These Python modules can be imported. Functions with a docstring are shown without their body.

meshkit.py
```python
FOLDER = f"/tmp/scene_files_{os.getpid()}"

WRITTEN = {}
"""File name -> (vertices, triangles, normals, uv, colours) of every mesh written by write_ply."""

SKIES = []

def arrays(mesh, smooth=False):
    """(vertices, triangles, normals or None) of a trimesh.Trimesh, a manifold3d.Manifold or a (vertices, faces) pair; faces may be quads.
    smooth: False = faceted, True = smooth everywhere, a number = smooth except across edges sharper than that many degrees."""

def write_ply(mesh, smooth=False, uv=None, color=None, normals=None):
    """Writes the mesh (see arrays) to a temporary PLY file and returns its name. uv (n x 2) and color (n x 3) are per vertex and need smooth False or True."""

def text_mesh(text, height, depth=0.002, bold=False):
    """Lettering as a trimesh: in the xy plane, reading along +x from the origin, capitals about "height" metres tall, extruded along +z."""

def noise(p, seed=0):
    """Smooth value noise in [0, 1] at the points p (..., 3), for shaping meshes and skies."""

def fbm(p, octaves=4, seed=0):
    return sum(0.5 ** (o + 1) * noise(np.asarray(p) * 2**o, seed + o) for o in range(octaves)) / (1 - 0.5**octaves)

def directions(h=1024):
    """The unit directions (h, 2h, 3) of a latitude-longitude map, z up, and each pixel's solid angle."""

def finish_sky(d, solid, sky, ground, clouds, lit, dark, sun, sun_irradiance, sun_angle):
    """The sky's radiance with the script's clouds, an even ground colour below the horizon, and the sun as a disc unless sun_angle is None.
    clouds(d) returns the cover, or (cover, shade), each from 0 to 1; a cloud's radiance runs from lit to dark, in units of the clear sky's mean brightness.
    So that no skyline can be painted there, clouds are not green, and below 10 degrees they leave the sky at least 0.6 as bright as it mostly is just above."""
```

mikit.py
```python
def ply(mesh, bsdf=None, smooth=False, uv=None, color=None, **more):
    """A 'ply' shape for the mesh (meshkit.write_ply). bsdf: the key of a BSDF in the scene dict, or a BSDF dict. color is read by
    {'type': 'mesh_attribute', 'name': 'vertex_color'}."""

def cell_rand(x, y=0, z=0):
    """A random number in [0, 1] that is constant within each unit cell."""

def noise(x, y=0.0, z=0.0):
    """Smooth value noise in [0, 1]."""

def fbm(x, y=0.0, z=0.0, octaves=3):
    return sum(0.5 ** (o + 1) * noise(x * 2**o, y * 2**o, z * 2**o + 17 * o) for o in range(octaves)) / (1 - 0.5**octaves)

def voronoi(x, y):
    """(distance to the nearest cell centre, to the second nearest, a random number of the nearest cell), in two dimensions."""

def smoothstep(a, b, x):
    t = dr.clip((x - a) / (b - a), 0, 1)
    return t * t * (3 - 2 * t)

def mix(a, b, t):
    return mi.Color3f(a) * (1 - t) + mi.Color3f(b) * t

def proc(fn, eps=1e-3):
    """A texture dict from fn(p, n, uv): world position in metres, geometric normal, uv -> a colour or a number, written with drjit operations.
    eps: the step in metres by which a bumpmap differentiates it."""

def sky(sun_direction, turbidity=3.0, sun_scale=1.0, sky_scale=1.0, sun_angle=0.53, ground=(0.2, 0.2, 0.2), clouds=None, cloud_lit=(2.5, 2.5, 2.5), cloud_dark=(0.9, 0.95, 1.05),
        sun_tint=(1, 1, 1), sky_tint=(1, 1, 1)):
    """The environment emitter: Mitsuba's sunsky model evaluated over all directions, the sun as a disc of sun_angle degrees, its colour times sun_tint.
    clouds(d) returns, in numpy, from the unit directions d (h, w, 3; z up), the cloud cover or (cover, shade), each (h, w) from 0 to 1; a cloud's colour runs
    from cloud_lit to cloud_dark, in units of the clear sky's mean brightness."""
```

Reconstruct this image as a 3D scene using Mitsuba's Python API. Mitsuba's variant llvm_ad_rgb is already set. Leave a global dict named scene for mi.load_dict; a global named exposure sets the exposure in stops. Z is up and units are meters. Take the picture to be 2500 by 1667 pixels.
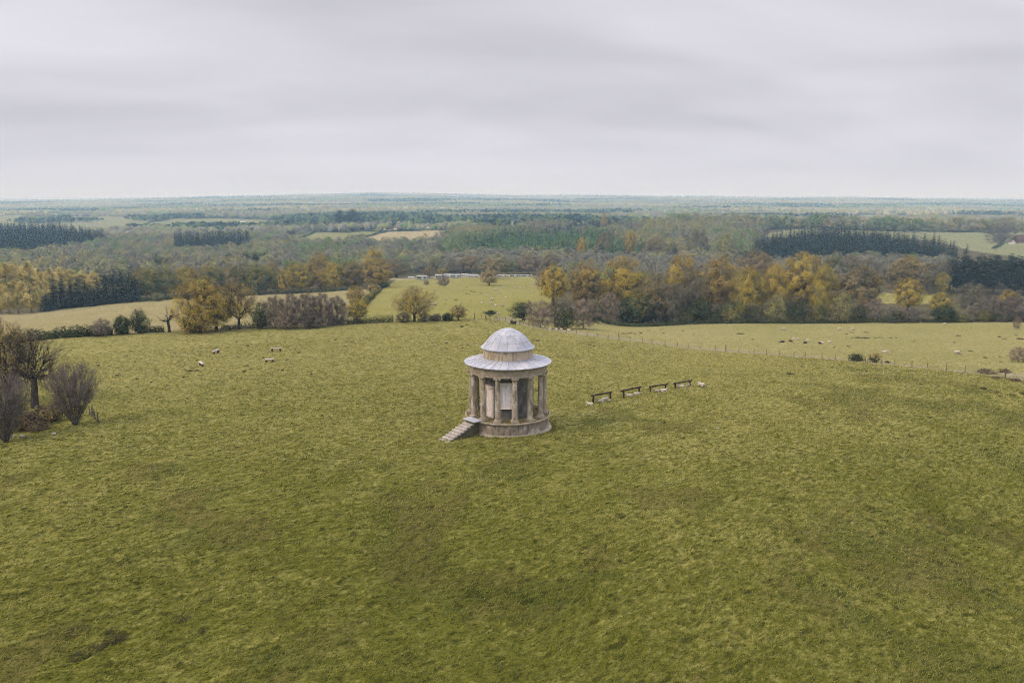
import math, numpy as np, trimesh, manifold3d, shapely
import mitsuba as mi, drjit as dr
import mikit, meshkit
from scipy.interpolate import RBFInterpolator
from scipy.ndimage import map_coordinates, spline_filter
from scipy.cluster.vq import kmeans2
T = mi.ScalarTransform4f
scene, labels = {}, {}

# ---------------------------------------------------------------- camera, sky, air, exposure
CAM = np.array([0.45, -84.0, 24.3])
PITCH = math.radians(10.14)
F = 1945.0                                           # focal length in pixels of the 2500 wide photograph
FWD = np.array([0, math.cos(PITCH), -math.sin(PITCH)])
UPV = np.array([0, math.sin(PITCH), math.cos(PITCH)])
HAZE = 1.2e-4
scene['camera'] = {'type': 'perspective', 'fov': math.degrees(2 * math.atan(1250 / F)), 'fov_axis': 'x', 'near_clip': 0.5, 'far_clip': 30000.0,
                   'to_world': T().look_at(origin=CAM.tolist(), target=(CAM + FWD).tolist(), up=[0, 0, 1]),
                   'medium': {'type': 'ref', 'id': 'air'}}
scene['air'] = {'type': 'homogeneous', 'albedo': {'type': 'rgb', 'value': [0.92, 0.955, 0.995]},
                'sigma_t': {'type': 'rgb', 'value': [HAZE * 0.66, HAZE * 1.02, HAZE * 1.40]}}
exposure = 2.78
SUN = np.array([-0.90, -0.36, 0.80])


def clouds(d):
    """A closed grey overcast: long soft banks, drawn out sideways, brighter overhead as overcast skies are."""
    up = np.clip(d[..., 2], 0, 1)
    k = 1.0 / (up + 0.16)
    q = np.stack([d[..., 0] * k * 0.62 + d[..., 1] * k * 0.10, d[..., 1] * k * 0.92 - d[..., 0] * k * 0.12, up * 0], -1)
    q = q + 0.7 * np.stack([meshkit.fbm(q * 0.9 + 7, 3, 5), meshkit.fbm(q * 0.9 + 31, 3, 9), up * 0], -1)
    bank = meshkit.fbm(q * 1.25 + 3.7, 5, 2)
    wisps = meshkit.fbm(q * np.array([2.6, 3.6, 1]) + 11, 4, 21)
    view = 1.17 + 0.72 * (bank - 0.5) + 0.20 * (wisps - 0.5)
    low = np.clip(1 - up / 0.10, 0, 1)               # towards the horizon the banks run together
    view = view * (1 - 0.7 * low) + 1.30 * 0.7 * low
    high = np.clip((up - 0.20) / 0.7, 0, 1)
    value = view + 1.7 * high * high * (3 - 2 * high)
    return up * 0 + 1.0, np.clip((LIT - value) / (LIT - DARK), 0, 1)


LIT, DARK, HUE = 3.2, 0.6, np.array([1.0, 0.985, 1.085])
scene['sky'] = mikit.sky(SUN, turbidity=3.0, sun_scale=0.20, sun_angle=26.0, ground=(0.16, 0.15, 0.09), clouds=clouds,
                         cloud_lit=tuple(LIT * HUE), cloud_dark=tuple(DARK * HUE), sun_tint=(1.0, 0.98, 0.95))


# ---------------------------------------------------------------- small helpers
def ray(px, py):
    return FWD + (px - 1250) / F * np.array([1.0, 0, 0]) - (py - 833.5) / F * UPV


def numbered(name):
    if name not in USED:
        USED[name] = 0
        return name
    USED[name] += 1
    return f'{name}_{USED[name]:03d}'


USED = {}


def tag(key, label=None, cat=None, group=None, kind=None):
    e = labels.setdefault(key, {})
    for k, v in (('label', label), ('category', cat), ('group', group), ('kind', kind)):
        if v:
            e[k] = v
    return key


def put(parent, name, mesh, bsdf, smooth=False, **more):
    """One entry of the scene: a thing (parent None) or a part of one."""
    key = numbered((parent + '__' if parent else '') + name)
    scene[key] = mesh if isinstance(mesh, dict) else solid(mesh, bsdf, smooth)
    return key


def solid(mesh, bsdf, smooth=False):
    """A 'ply' shape; bsdf names a row of one of the tables of built materials, or a BSDF."""
    if bsdf not in MATERIAL_ROW:
        return mikit.ply(mesh, bsdf, smooth=smooth)
    base, k = MATERIAL_ROW[bsdf]
    v, f, n = meshkit.arrays(mesh, smooth)
    path = meshkit.write_ply((v, f), False, uv=np.full((len(v), 2), float(k)), normals=n)
    return {'type': 'ply', 'filename': path, 'face_normals': n is None, 'bsdf': {'type': 'ref', 'id': base}}


MATERIAL_ROW = {}


def placed(d, m):
    return {**d, 'to_world': m}


def lathe(profile, n=48, a0=0.0, a1=360.0, close=True):
    """A closed (r, z) outline swept about z from a0 to a1 degrees; 0 is the front (-y), positive turns to +x."""
    p = np.asarray(profile, float)
    full = abs(a1 - a0 - 360) < 1e-6
    k = n if full else n + 1
    a = np.radians(a0 + (a1 - a0) * np.arange(k) / n)
    v = np.stack([np.sin(a)[:, None] * p[:, 0], -np.cos(a)[:, None] * p[:, 0], np.broadcast_to(p[:, 1], (k, len(p)))], -1).reshape(-1, 3)
    m = len(p)
    f = []
    for i in range(n):
        i2 = (i + 1) % k
        for j in range(m if close else m - 1):
            j2 = (j + 1) % m
            f += [[i * m + j, i2 * m + j, i2 * m + j2], [i * m + j, i2 * m + j2, i * m + j2]]
    if not full and close:
        for j in range(1, m - 1):
            f += [[0, j, j + 1], [(k - 1) * m, (k - 1) * m + j + 1, (k - 1) * m + j]]
    t = trimesh.Trimesh(v, np.array(f), process=False)
    t.merge_vertices()
    t.update_faces(t.nondegenerate_faces())
    if close and t.is_watertight and t.volume < 0:
        t.invert()
    return t


def box(x0, x1, y0, y1, z0, z1, r=0.0):
    """A box with chamfered edges."""
    if r <= 0:
        b = trimesh.creation.box((x1 - x0, y1 - y0, z1 - z0))
        b.apply_translation(((x0 + x1) / 2, (y0 + y1) / 2, (z0 + z1) / 2))
        return b
    pts = []
    for sx in (0, 1):
        for sy in (0, 1):
            for sz in (0, 1):
                c = np.array([x1 if sx else x0, y1 if sy else y0, z1 if sz else z0])
                s = np.array([-1 if sx else 1, -1 if sy else 1, -1 if sz else 1])
                for k in range(3):
                    e = s * r
                    e[k] = 0
                    pts.append(c + e)
    return trimesh.convex.convex_hull(np.array(pts))


def tube(points, radii, sides=5):
    p = np.asarray(points, float)
    t = np.gradient(p, axis=0)
    t /= np.linalg.norm(t, axis=1, keepdims=True) + 1e-12
    ref = np.where(np.abs(t[:, 2:]) < 0.9, [[0, 0, 1.0]], [[1.0, 0, 0]])
    a = np.cross(t, ref)
    a /= np.linalg.norm(a, axis=1, keepdims=True) + 1e-12
    b = np.cross(t, a)
    g = np.arange(sides) * 2 * np.pi / sides
    r = np.broadcast_to(np.asarray(radii, float), (len(p),))
    v = p[:, None] + r[:, None, None] * (np.cos(g)[None, :, None] * a[:, None] + np.sin(g)[None, :, None] * b[:, None])
    i, j = np.meshgrid(np.arange(len(p) - 1), np.arange(sides), indexing='ij')
    q = np.stack([i * sides + j, i * sides + (j + 1) % sides, (i + 1) * sides + (j + 1) % sides, (i + 1) * sides + j], -1).reshape(-1, 4)
    f = np.vstack([q[:, [0, 2, 1]], q[:, [0, 3, 2]]])
    cap = np.arange(1, sides - 1)
    e = (len(p) - 1) * sides
    f = np.vstack([f, np.stack([cap * 0, cap, cap + 1], 1), np.stack([cap * 0 + e, cap + 1 + e, cap + e], 1)])
    return v.reshape(-1, 3), f


def join(list_vf):
    at, vs, fs = 0, [], []
    for v, f in list_vf:
        vs.append(v)
        fs.append(np.asarray(f) + at)
        at += len(v)
    return np.vstack(vs), np.vstack(fs)


# ---------------------------------------------------------------- the lie of the land
# (column, row, distance ahead) of points of the ground, read off the photograph's sizes of known things
LAND = [
    # the temple hill
    (1240, 1043.5, 84), (1180, 1043.5, 84), (1300, 1043.5, 84), (700, 1039, 84), (1800, 1039, 83), (1250, 1667, 36.5), (200, 1667, 36), (2300, 1667, 39), (1250, 1300, 54.5), (400, 1300, 54), (2100, 1300, 56), (2450, 1320, 60),
    (2450, 1150, 73), (60, 1150, 70), (190, 1039, 88), (80, 997, 104), (2450, 1010, 97), (1250, 925, 121), (1600, 930, 118), (800, 925, 121), (500, 925, 124),
    (900, 860, 152), (1250, 860, 150), (550, 860, 155), (300, 880, 146),
    # crest of the field, hedge and fence lines
    (150, 823, 180), (300, 812, 186), (500, 808, 190), (650, 800, 192), (800, 790, 200), (1010, 784, 206), (1110, 780, 210), (1200, 778, 216),
    (1300, 797, 208), (1400, 815, 200), (1560, 835, 188), (1700, 852, 178), (1870, 866, 167), (2050, 880, 154), (2180, 892, 145), (2330, 908, 134), (2490, 928, 124),
    # beyond them
    (1320, 801, 226), (1430, 803, 228), (1500, 787, 288), (1700, 788, 290), (1950, 788, 288), (2200, 788, 284), (2480, 783, 280), (2000, 830, 222), (2300, 840, 206), (1650, 815, 238),
    (1050, 740, 290), (1170, 740, 292), (1150, 715, 370), (1250, 715, 372), (1040, 697, 460), (1200, 694, 470), (1150, 678, 580), (1030, 683, 560), (1290, 676, 590), (1350, 742, 285),
    (20, 765, 385), (120, 757, 395), (320, 738, 410), (450, 727, 425), (700, 716, 440), (900, 703, 450), (200, 775, 290), (700, 745, 310), (300, 760, 330),
    (2170, 720, 415), (2270, 735, 400), (2420, 722, 440), (2200, 690, 470),
    # the valley and its far side
    (100, 690, 560), (450, 680, 600), (800, 668, 640), (1150, 665, 660), (1500, 668, 660), (1850, 665, 640), (2300, 660, 640), (100, 632, 900), (450, 632, 920), (800, 618, 950), (1050, 610, 1000), (1250, 612, 900),
    (1600, 612, 900), (1950, 622, 850), (2350, 600, 950), (2350, 572, 1200), (2050, 562, 1250), (1900, 562, 1250), (2480, 568, 1250), (1650, 560, 1200), (1300, 562, 1250), (980, 588, 1150), (900, 573, 1350), (800, 572, 1380), (720, 588, 1200),
    (950, 563, 1500), (100, 580, 1400), (400, 578, 1450), (500, 552, 1900), (620, 546, 2050), (200, 540, 2300), (100, 528, 2700), (860, 548, 1750), (1250, 545, 1700), (1650, 549, 1600), (2050, 552, 1600), (2450, 556, 1600),
    (1250, 530, 2400), (1800, 532, 2400), (2400, 530, 2400), (600, 530, 2500),
    (100, 515, 3800), (600, 508, 3800), (1250, 512, 3600), (1800, 513, 3600), (2400, 516, 3600), (100, 500, 5500), (600, 493, 5500), (1250, 495, 5500), (1800, 497, 5500), (2400, 501, 5500),
    (30, 495.5, 7600), (300, 491.5, 7600), (500, 486.5, 7600), (700, 482, 7600), (900, 480.5, 7600), (1250, 484.5, 7800), (1450, 483.5, 8000), (1800, 487.5, 8200), (2000, 486.5, 8200), (2450, 490.5, 8200),
]


def _land():
    pts = np.array(LAND, float)
    d = np.stack([ray(px, py) for px, py, _ in pts])
    p = CAM + d * (pts[:, 2] / d[:, 1])[:, None]
    extra = []
    for x, y, z in p:                                # the land goes on to both sides as at the picture's edges
        u = x / math.hypot(x, y + 84)
        if abs(u) > 0.42:
            r = math.hypot(x, y + 84)
            u2 = math.copysign(0.95, u)
            extra.append((r * u2, -84 + r * math.sqrt(1 - u2 * u2), z - 0.02 * r))
    extra += [(0, -84 + r, 1.4 - 0.01 * r) for r in (4, 18)]
    return np.vstack([p, extra])


def _uv(x, y):
    r = np.hypot(x, y + 84)
    return 3.2 * x / np.maximum(r, 1e-6), np.log(np.maximum(r, 4.0) / 84)


_p = _land()
_u, _v = _uv(_p[:, 0], _p[:, 1])
_rbf = RBFInterpolator(np.stack([_u, _v], 1), _p[:, 2] / (30 + np.hypot(_p[:, 0], _p[:, 1] + 84)), kernel='thin_plate_spline', smoothing=2e-5)
GU, GV = np.linspace(-3.25, 3.25, 261), np.linspace(-3.1, 5.0, 406)
_grid = _rbf(np.stack(np.meshgrid(GU, GV, indexing='ij'), -1).reshape(-1, 2)).reshape(len(GU), len(GV))
_grid = spline_filter(_grid, order=3, mode='nearest')


def ground(x, y):
    x, y = np.asarray(x, float), np.asarray(y, float)
    if x.ndim == 0:
        return ground(x[None], y[None])[0]
    u, v = _uv(x, y)
    r = np.hypot(x, y + 84)
    z = map_coordinates(_grid, [(u - GU[0]) / (GU[1] - GU[0]), (v - GV[0]) / (GV[1] - GV[0])], order=3, mode='nearest', prefilter=False) * (30 + r)
    w = np.clip((r - 120) / 300, 0, 1)
    q = np.stack([x, y, x * 0], -1)
    z = z + (0.35 + 1.5 * w) * (meshkit.fbm(q / 34.0, 3, 4) - 0.5) * np.clip((np.hypot(x, y) - 6) / 20, 0, 1)
    far = np.clip((r - 2500) / 2500, 0, 1)
    return z + 46 * far * (meshkit.fbm(q / 1500.0, 3, 14) - 0.5)


def hit(px, py, lo=24.0):
    """The point of the ground seen at that pixel of the photograph."""
    d = ray(px, py)
    t = np.geomspace(lo, 9000, 900) / d[1]
    p = CAM + d * t[:, None]
    below = np.nonzero(p[:, 2] < ground(p[:, 0], p[:, 1]))[0]
    i = below[0] if len(below) else len(t) - 1
    a, b = t[max(i - 1, 0)], t[i]
    for _ in range(24):
        c = (a + b) / 2
        q = CAM + d * c
        if q[2] < ground(q[0], q[1]):
            b = c
        else:
            a = c
    q = CAM + d * b
    return np.array([q[0], q[1], float(ground(q[0], q[1]))])


def ahead(px, dist):
    """The point of the ground in that column, that far ahead of the camera."""
    x, y, z = 0.0, dist - 84.0, 0.0
    for _ in range(4):
        x = CAM[0] + (px - 1250) / F * (dist * math.cos(PITCH) + (CAM[2] - z) * math.sin(PITCH))
        z = float(ground(x, y))
    return np.array([x, y, z])


def depth(p):
    return float((np.asarray(p) - CAM) @ FWD)


def height_to(p, py):
    """How tall a thing standing at p is whose top is seen in row py."""
    d = ray(1250, py)
    return CAM[2] + d[2] / d[1] * (p[1] - CAM[1]) - p[2]
# ---------------------------------------------------------------- the ground: one sheet, out to the horizon, its fields cut along hedges, fences and woods
HEDGE_L = [(-160, 862), (0, 842), (150, 826), (300, 815), (440, 809), (600, 803), (780, 796), (900, 790), (1010, 787), (1120, 781), (1196, 777)]
FENCE = [(1196, 777), (1290, 797), (1400, 815), (1560, 835), (1700, 852), (1870, 866), (2050, 880), (2180, 892), (2330, 908), (2420, 918), (2500, 930)]
hp = [hit(*q)[:2] for q in HEDGE_L]
fp = [hit(*q)[:2] for q in FENCE]


def region(pixels):
    return shapely.Polygon([hit(*q)[:2] for q in pixels]).buffer(0)


near = shapely.Polygon([(-260, 60)] + [tuple(q) for q in hp] + [tuple(q) for q in fp[1:]] + [(150, 0), (260, -60), (260, -300), (-260, -300)]).buffer(0)
REGIONS = [
    ('pasture', 'grass_near', near),
    ('track', 'worn_earth', region([(1096, 784), (1150, 783), (1190, 777), (1240, 773), (1290, 790), (1400, 809.5), (1560, 830), (1700, 847), (1870, 861), (2050, 875), (2180, 887), (2330, 903), (2440, 908), (2500, 915), (2500, 929), (2420, 917), (2330, 907.5), (2180, 891.5), (2050, 879.5), (1870, 865.5), (1700, 851.5), (1560, 834.5), (1400, 814.5), (1290, 796.5), (1230, 783), (1190, 779), (1150, 785), (1100, 786)])),
    ('pasture_002', 'grass_right', region([(1215, 772), (1245, 779), (1290, 770), (1400, 782), (1470, 785), (1900, 787.5), (2300, 786), (2500, 782), (2700, 780), (2700, 960), (2500, 928)] + FENCE[::-1][1:])),
    ('pasture_003', 'grass_middle', region([(1196, 777), (1120, 781), (1010, 787), (880, 788), (880, 752), (935, 706), (965, 684), (1100, 681), (1250, 678), (1290, 676), (1345, 676), (1345, 745), (1280, 775), (1240, 774)])),
    ('pasture_004', 'grass_left', region([(-160, 775), (0, 766), (120, 757), (330, 738), (450, 727), (700, 716.5), (880, 706), (930, 703), (900, 740), (868, 760), (858, 790)] + HEDGE_L[::-1][4:])),
    ('caravan_field', 'grass_park', region([(950, 683), (960, 675), (1300, 671.5), (1330, 674), (1290, 676), (1250, 678), (1100, 681), (965, 684)])),
    ('pasture_005', 'grass_middle', region([(2140, 742), (2140, 716), (2310, 722), (2310, 742)])),
    ('far_field', 'grass_far', region([(690, 602), (768, 569), (945, 566), (872, 586), (830, 602)])),
    ('far_field_002', 'grass_straw', region([(880, 583.5), (948, 566.5), (1070, 561.5), (1078, 580), (1050, 600), (900, 604)])),
    ('far_field_003', 'grass_straw', region([(885, 559), (1062, 550), (1064, 558.5), (890, 562.5)])),
    ('far_field_004', 'grass_far', region([(345, 552), (425, 534.5), (560, 533), (690, 537), (700, 545), (640, 558), (560, 561), (480, 553), (410, 567)])),
    ('far_field_005', 'grass_pale', region([(-60, 546), (-60, 533), (110, 520), (300, 513), (310, 516), (120, 531)])),
    ('far_field_006', 'grass_pale', region([(1860, 580), (1880, 569), (1950, 560), (2010, 563), (1990, 580)])),
    ('far_field_007', 'grass_pale', region([(2020, 575), (2080, 563), (2280, 568), (2420, 572), (2560, 580), (2560, 640), (2370, 612), (2290, 590), (2150, 580)])),
    ('far_field_008', 'grass_pale', region([(640, 541), (700, 541), (860, 553), (840, 560), (700, 551)])),
    ('far_land', 'grass_pale', shapely.Point(0, -84).buffer(10500, 64) - shapely.Point(0, -84).buffer(1390, 64)),
]


def turf(x, y):
    """Tussocks and hollows of rough grazed turf, in metres of height."""
    a = math.radians(32)
    p, s = x * math.cos(a) + y * math.sin(a), -x * math.sin(a) + y * math.cos(a)
    q = np.stack([p / .50, s / .27, x * 0], -1)
    w = meshkit.noise(np.stack([x / 1.7, y / 1.7, x * 0 + 3], -1), 8)
    q = q + .8 * w[:, None]
    t = meshkit.noise(q, 1)
    t2 = meshkit.noise(q * 2.1 + 5, 2)
    b = meshkit.fbm(np.stack([x / 2.6, y / 2.2, x * 0 + 9], -1), 2, 6)
    rough = .45 + 1.1 * meshkit.fbm(np.stack([x / 11, y / 9, x * 0], -1), 2, 12)
    return (.23 * (t ** 1.3 - .35) + .13 * (t2 - .5)) * rough + .17 * (b - .5)


def build_ground():
    az = np.radians(np.concatenate([np.linspace(-180, -42, 40)[:-1], np.linspace(-42, -35.5, 40)[:-1], np.linspace(-35.5, 35.5, 940), np.linspace(35.5, 42, 40)[1:], np.linspace(42, 180, 40)[1:-1]]))
    r = np.concatenate([np.linspace(1.5, 27, 10)[:-1], np.geomspace(27, 235, 700)[:-1], np.geomspace(235, 1000, 150)[:-1], np.geomspace(1000, 10200, 150)])
    n, m = len(az), len(r)
    R, A = np.meshgrid(r, az, indexing='ij')
    x, y = (R * np.sin(A)).ravel(), (-84 + R * np.cos(A)).ravel()
    z = ground(x, y)
    d = np.hypot(x, y + 84)
    k = np.nonzero((d < 330) & (np.abs(np.arctan2(x, y + 84)) < math.radians(44)))[0]
    fade = np.clip((330 - d[k]) / 110, 0, 1) * np.clip((np.hypot(x[k], y[k]) - 4.3) / 1.5, 0.0, 1)
    z[k] += turf(x[k], y[k]) * fade
    v = np.vstack([np.stack([x, y, z], 1), [[0, -84, float(ground(0.0, -84.0))]]])
    i, j = np.meshgrid(np.arange(m - 1), np.arange(n), indexing='ij')
    i, j = i.ravel(), j.ravel()
    j2 = (j + 1) % n
    q = np.vstack([np.stack([i * n + j, i * n + j2, (i + 1) * n + j2], 1), np.stack([i * n + j, (i + 1) * n + j2, (i + 1) * n + j], 1)])[:, [0, 2, 1]]
    hub = np.stack([np.full(n, n * m), (np.arange(n) + 1) % n, np.arange(n)], 1)
    f = np.vstack([q, hub])
    c = v[f].mean(1)
    who = np.full(len(f), -1)
    # a clean vertex normal for every vertex keeps the fields' seams smooth
    nrm = np.zeros_like(v)
    fn = np.cross(v[f[:, 1]] - v[f[:, 0]], v[f[:, 2]] - v[f[:, 0]])
    for a in range(3):
        np.add.at(nrm, f[:, a], fn)
    nrm /= np.linalg.norm(nrm, axis=1, keepdims=True) + 1e-12
    for g, (_, _, poly) in enumerate(REGIONS):
        x0, y0, x1, y1 = poly.bounds
        cand = np.nonzero((who < 0) & (c[:, 0] > x0) & (c[:, 0] < x1) & (c[:, 1] > y0) & (c[:, 1] < y1))[0]
        shapely.prepare(poly)
        who[cand[shapely.contains_xy(poly, c[cand, 0], c[cand, 1])]] = g
    beyond = (who < 0) & (np.abs(np.arctan2(c[:, 0], c[:, 1] + 84)) > math.radians(37))
    who[beyond] = len(REGIONS) - 1                   # open grassland past what the photograph shows
    for g in range(-1, len(REGIONS)):
        key, bsdf = ('ground', 'woodland_floor') if g < 0 else REGIONS[g][:2]
        ff = f[who == g]
        if not len(ff):
            continue
        used, inv = np.unique(ff, return_inverse=True)
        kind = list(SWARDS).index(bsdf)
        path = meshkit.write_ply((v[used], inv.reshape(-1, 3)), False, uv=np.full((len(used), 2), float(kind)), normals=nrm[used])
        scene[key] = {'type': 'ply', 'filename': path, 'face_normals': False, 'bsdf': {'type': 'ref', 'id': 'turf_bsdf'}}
        tag(key, kind='structure')


SWARDS = {                                           # green blades, straw, moss darkened to paint hollow shade; where straw begins and ends; grain size; crown-of-hill dryness; bare soil
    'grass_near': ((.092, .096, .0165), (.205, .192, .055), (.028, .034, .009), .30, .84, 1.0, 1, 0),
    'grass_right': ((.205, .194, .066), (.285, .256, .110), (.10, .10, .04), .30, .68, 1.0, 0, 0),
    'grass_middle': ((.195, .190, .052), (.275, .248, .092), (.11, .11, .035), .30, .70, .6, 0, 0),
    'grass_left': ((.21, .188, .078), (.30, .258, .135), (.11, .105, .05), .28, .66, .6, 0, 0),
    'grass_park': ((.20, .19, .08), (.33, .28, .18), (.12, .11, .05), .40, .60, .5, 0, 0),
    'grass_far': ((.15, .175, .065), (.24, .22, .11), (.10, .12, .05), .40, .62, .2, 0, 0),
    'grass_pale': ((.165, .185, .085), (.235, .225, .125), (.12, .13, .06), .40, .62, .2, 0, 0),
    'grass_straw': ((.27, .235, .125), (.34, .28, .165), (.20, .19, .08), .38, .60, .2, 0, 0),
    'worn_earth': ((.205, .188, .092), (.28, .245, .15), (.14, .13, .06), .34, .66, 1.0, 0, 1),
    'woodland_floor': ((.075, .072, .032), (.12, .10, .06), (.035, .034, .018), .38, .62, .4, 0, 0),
}
SW_TABLE = np.array([[*g, *s, *d, lo, hi, fi, bi, ba] for g, s, d, lo, hi, fi, bi, ba in SWARDS.values()])


def row(table, i):
    """The columns of a table's row i, as drjit numbers."""
    k = mi.UInt32(dr.clip(i + .5, 0, len(table) - 1))
    return [dr.gather(mi.Float, mi.Float(np.ascontiguousarray(c)), k) for c in table.T]


TRACKS = [(-46, -30, -20, -2, .34), (-40, -36, -9, -6, .30), (-14, -48, -2, -16, .30), (36, -46, 16, -2, .32), (44, -34, 22, 8, .30), (6, -52, 30, -20, .28)]


def grass_colour(p, n, uv):
    """Pasture: green and straw-coloured swards in ragged patches, each with its blades' grain; darker moss between, deepened to paint the shade of hollows."""
    w = row(SW_TABLE, uv.x)
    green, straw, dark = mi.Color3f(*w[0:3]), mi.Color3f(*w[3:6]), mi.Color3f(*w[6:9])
    lo, hi, fine, hill, bare = w[9:14]
    a = mikit.fbm(p.x * .045 + 3, p.y * .036, 0.0, 4)
    b = mikit.fbm(p.x * .33, p.y * .26 + 7, 0.0, 4)
    c, s = math.cos(math.radians(32)), math.sin(math.radians(32))
    u, v = p.x * c + p.y * s, p.y * c - p.x * s
    g = mikit.fbm(u * 1.9 * fine, v * 4.2 * fine, 0.0, 3)
    h = mikit.noise(u * 6.5 * fine, v * 15.0 * fine)
    t = .22 * a + .20 * b + .58 * g
    # the crown of the hill is dry and bleached, its near slope lusher
    ragged = mikit.fbm(p.x * .05, p.y * .05 + 40, 0.0, 3) - .5
    crown = hill * mikit.smoothstep(-46.0, 66.0, p.y + 44 * ragged + 22 * (b - .5))
    t = t + .20 * crown - .06 * hill
    k = mikit.mix(green, straw, mikit.smoothstep(lo, hi, t))
    k = mikit.mix(k, mi.Color3f(.262, .238, .092), crown * mikit.smoothstep(.20, .70, g) * .85)
    # swards of dark moss and of dead brown thatch in the damper turf down the slope to the east
    damp = hill * mikit.smoothstep(.50, .62, mikit.fbm(p.x * .16 + 70, p.y * .13, 0.0, 5) + .0022 * (p.x - p.y - 48))
    k = mikit.mix(k, mikit.mix(mi.Color3f(.045, .056, .014), mi.Color3f(.085, .070, .026), mikit.smoothstep(.48, .56, mikit.fbm(p.x * .3, p.y * .3 + 90, 0.0, 3))), damp * .55)
    k = mikit.mix(k, dark, mikit.smoothstep(.56, .76, mikit.fbm(u * 1.7 + 30, v * 3.4, 0.0, 4)) * .70)  # dark moss flecks; the shade of hollows is painted into this tone
    k = mikit.mix(k, mi.Color3f(.31, .265, .20), mikit.smoothstep(.60, .72, mikit.fbm(p.x * .21 + 50, p.y * .5, 0.0, 4)) * .6 * bare)
    for ax, ay, bx, by, wide in TRACKS:              # narrow trodden sheep tracks, worn to shorter, browner turf
        l = math.hypot(bx - ax, by - ay)
        along = ((p.x - ax) * (bx - ax) + (p.y - ay) * (by - ay)) / l
        off = ((p.x - ax) * (by - ay) - (p.y - ay) * (bx - ax)) / l + 1.6 * (mikit.fbm(along * .07 + ax, ay, 0.0, 3) - .5)
        worn = mikit.smoothstep(wide, wide * .4, dr.abs(off)) * mikit.smoothstep(.30, .55, mikit.noise(along * .6, off * 2.5 + ay))
        k = mikit.mix(k, mi.Color3f(.085, .070, .022), worn * .5 * hill)
    return k * (.60 + .50 * h + .30 * g)


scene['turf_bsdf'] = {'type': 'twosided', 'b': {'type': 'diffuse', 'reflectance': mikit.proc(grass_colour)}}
build_ground()


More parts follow.
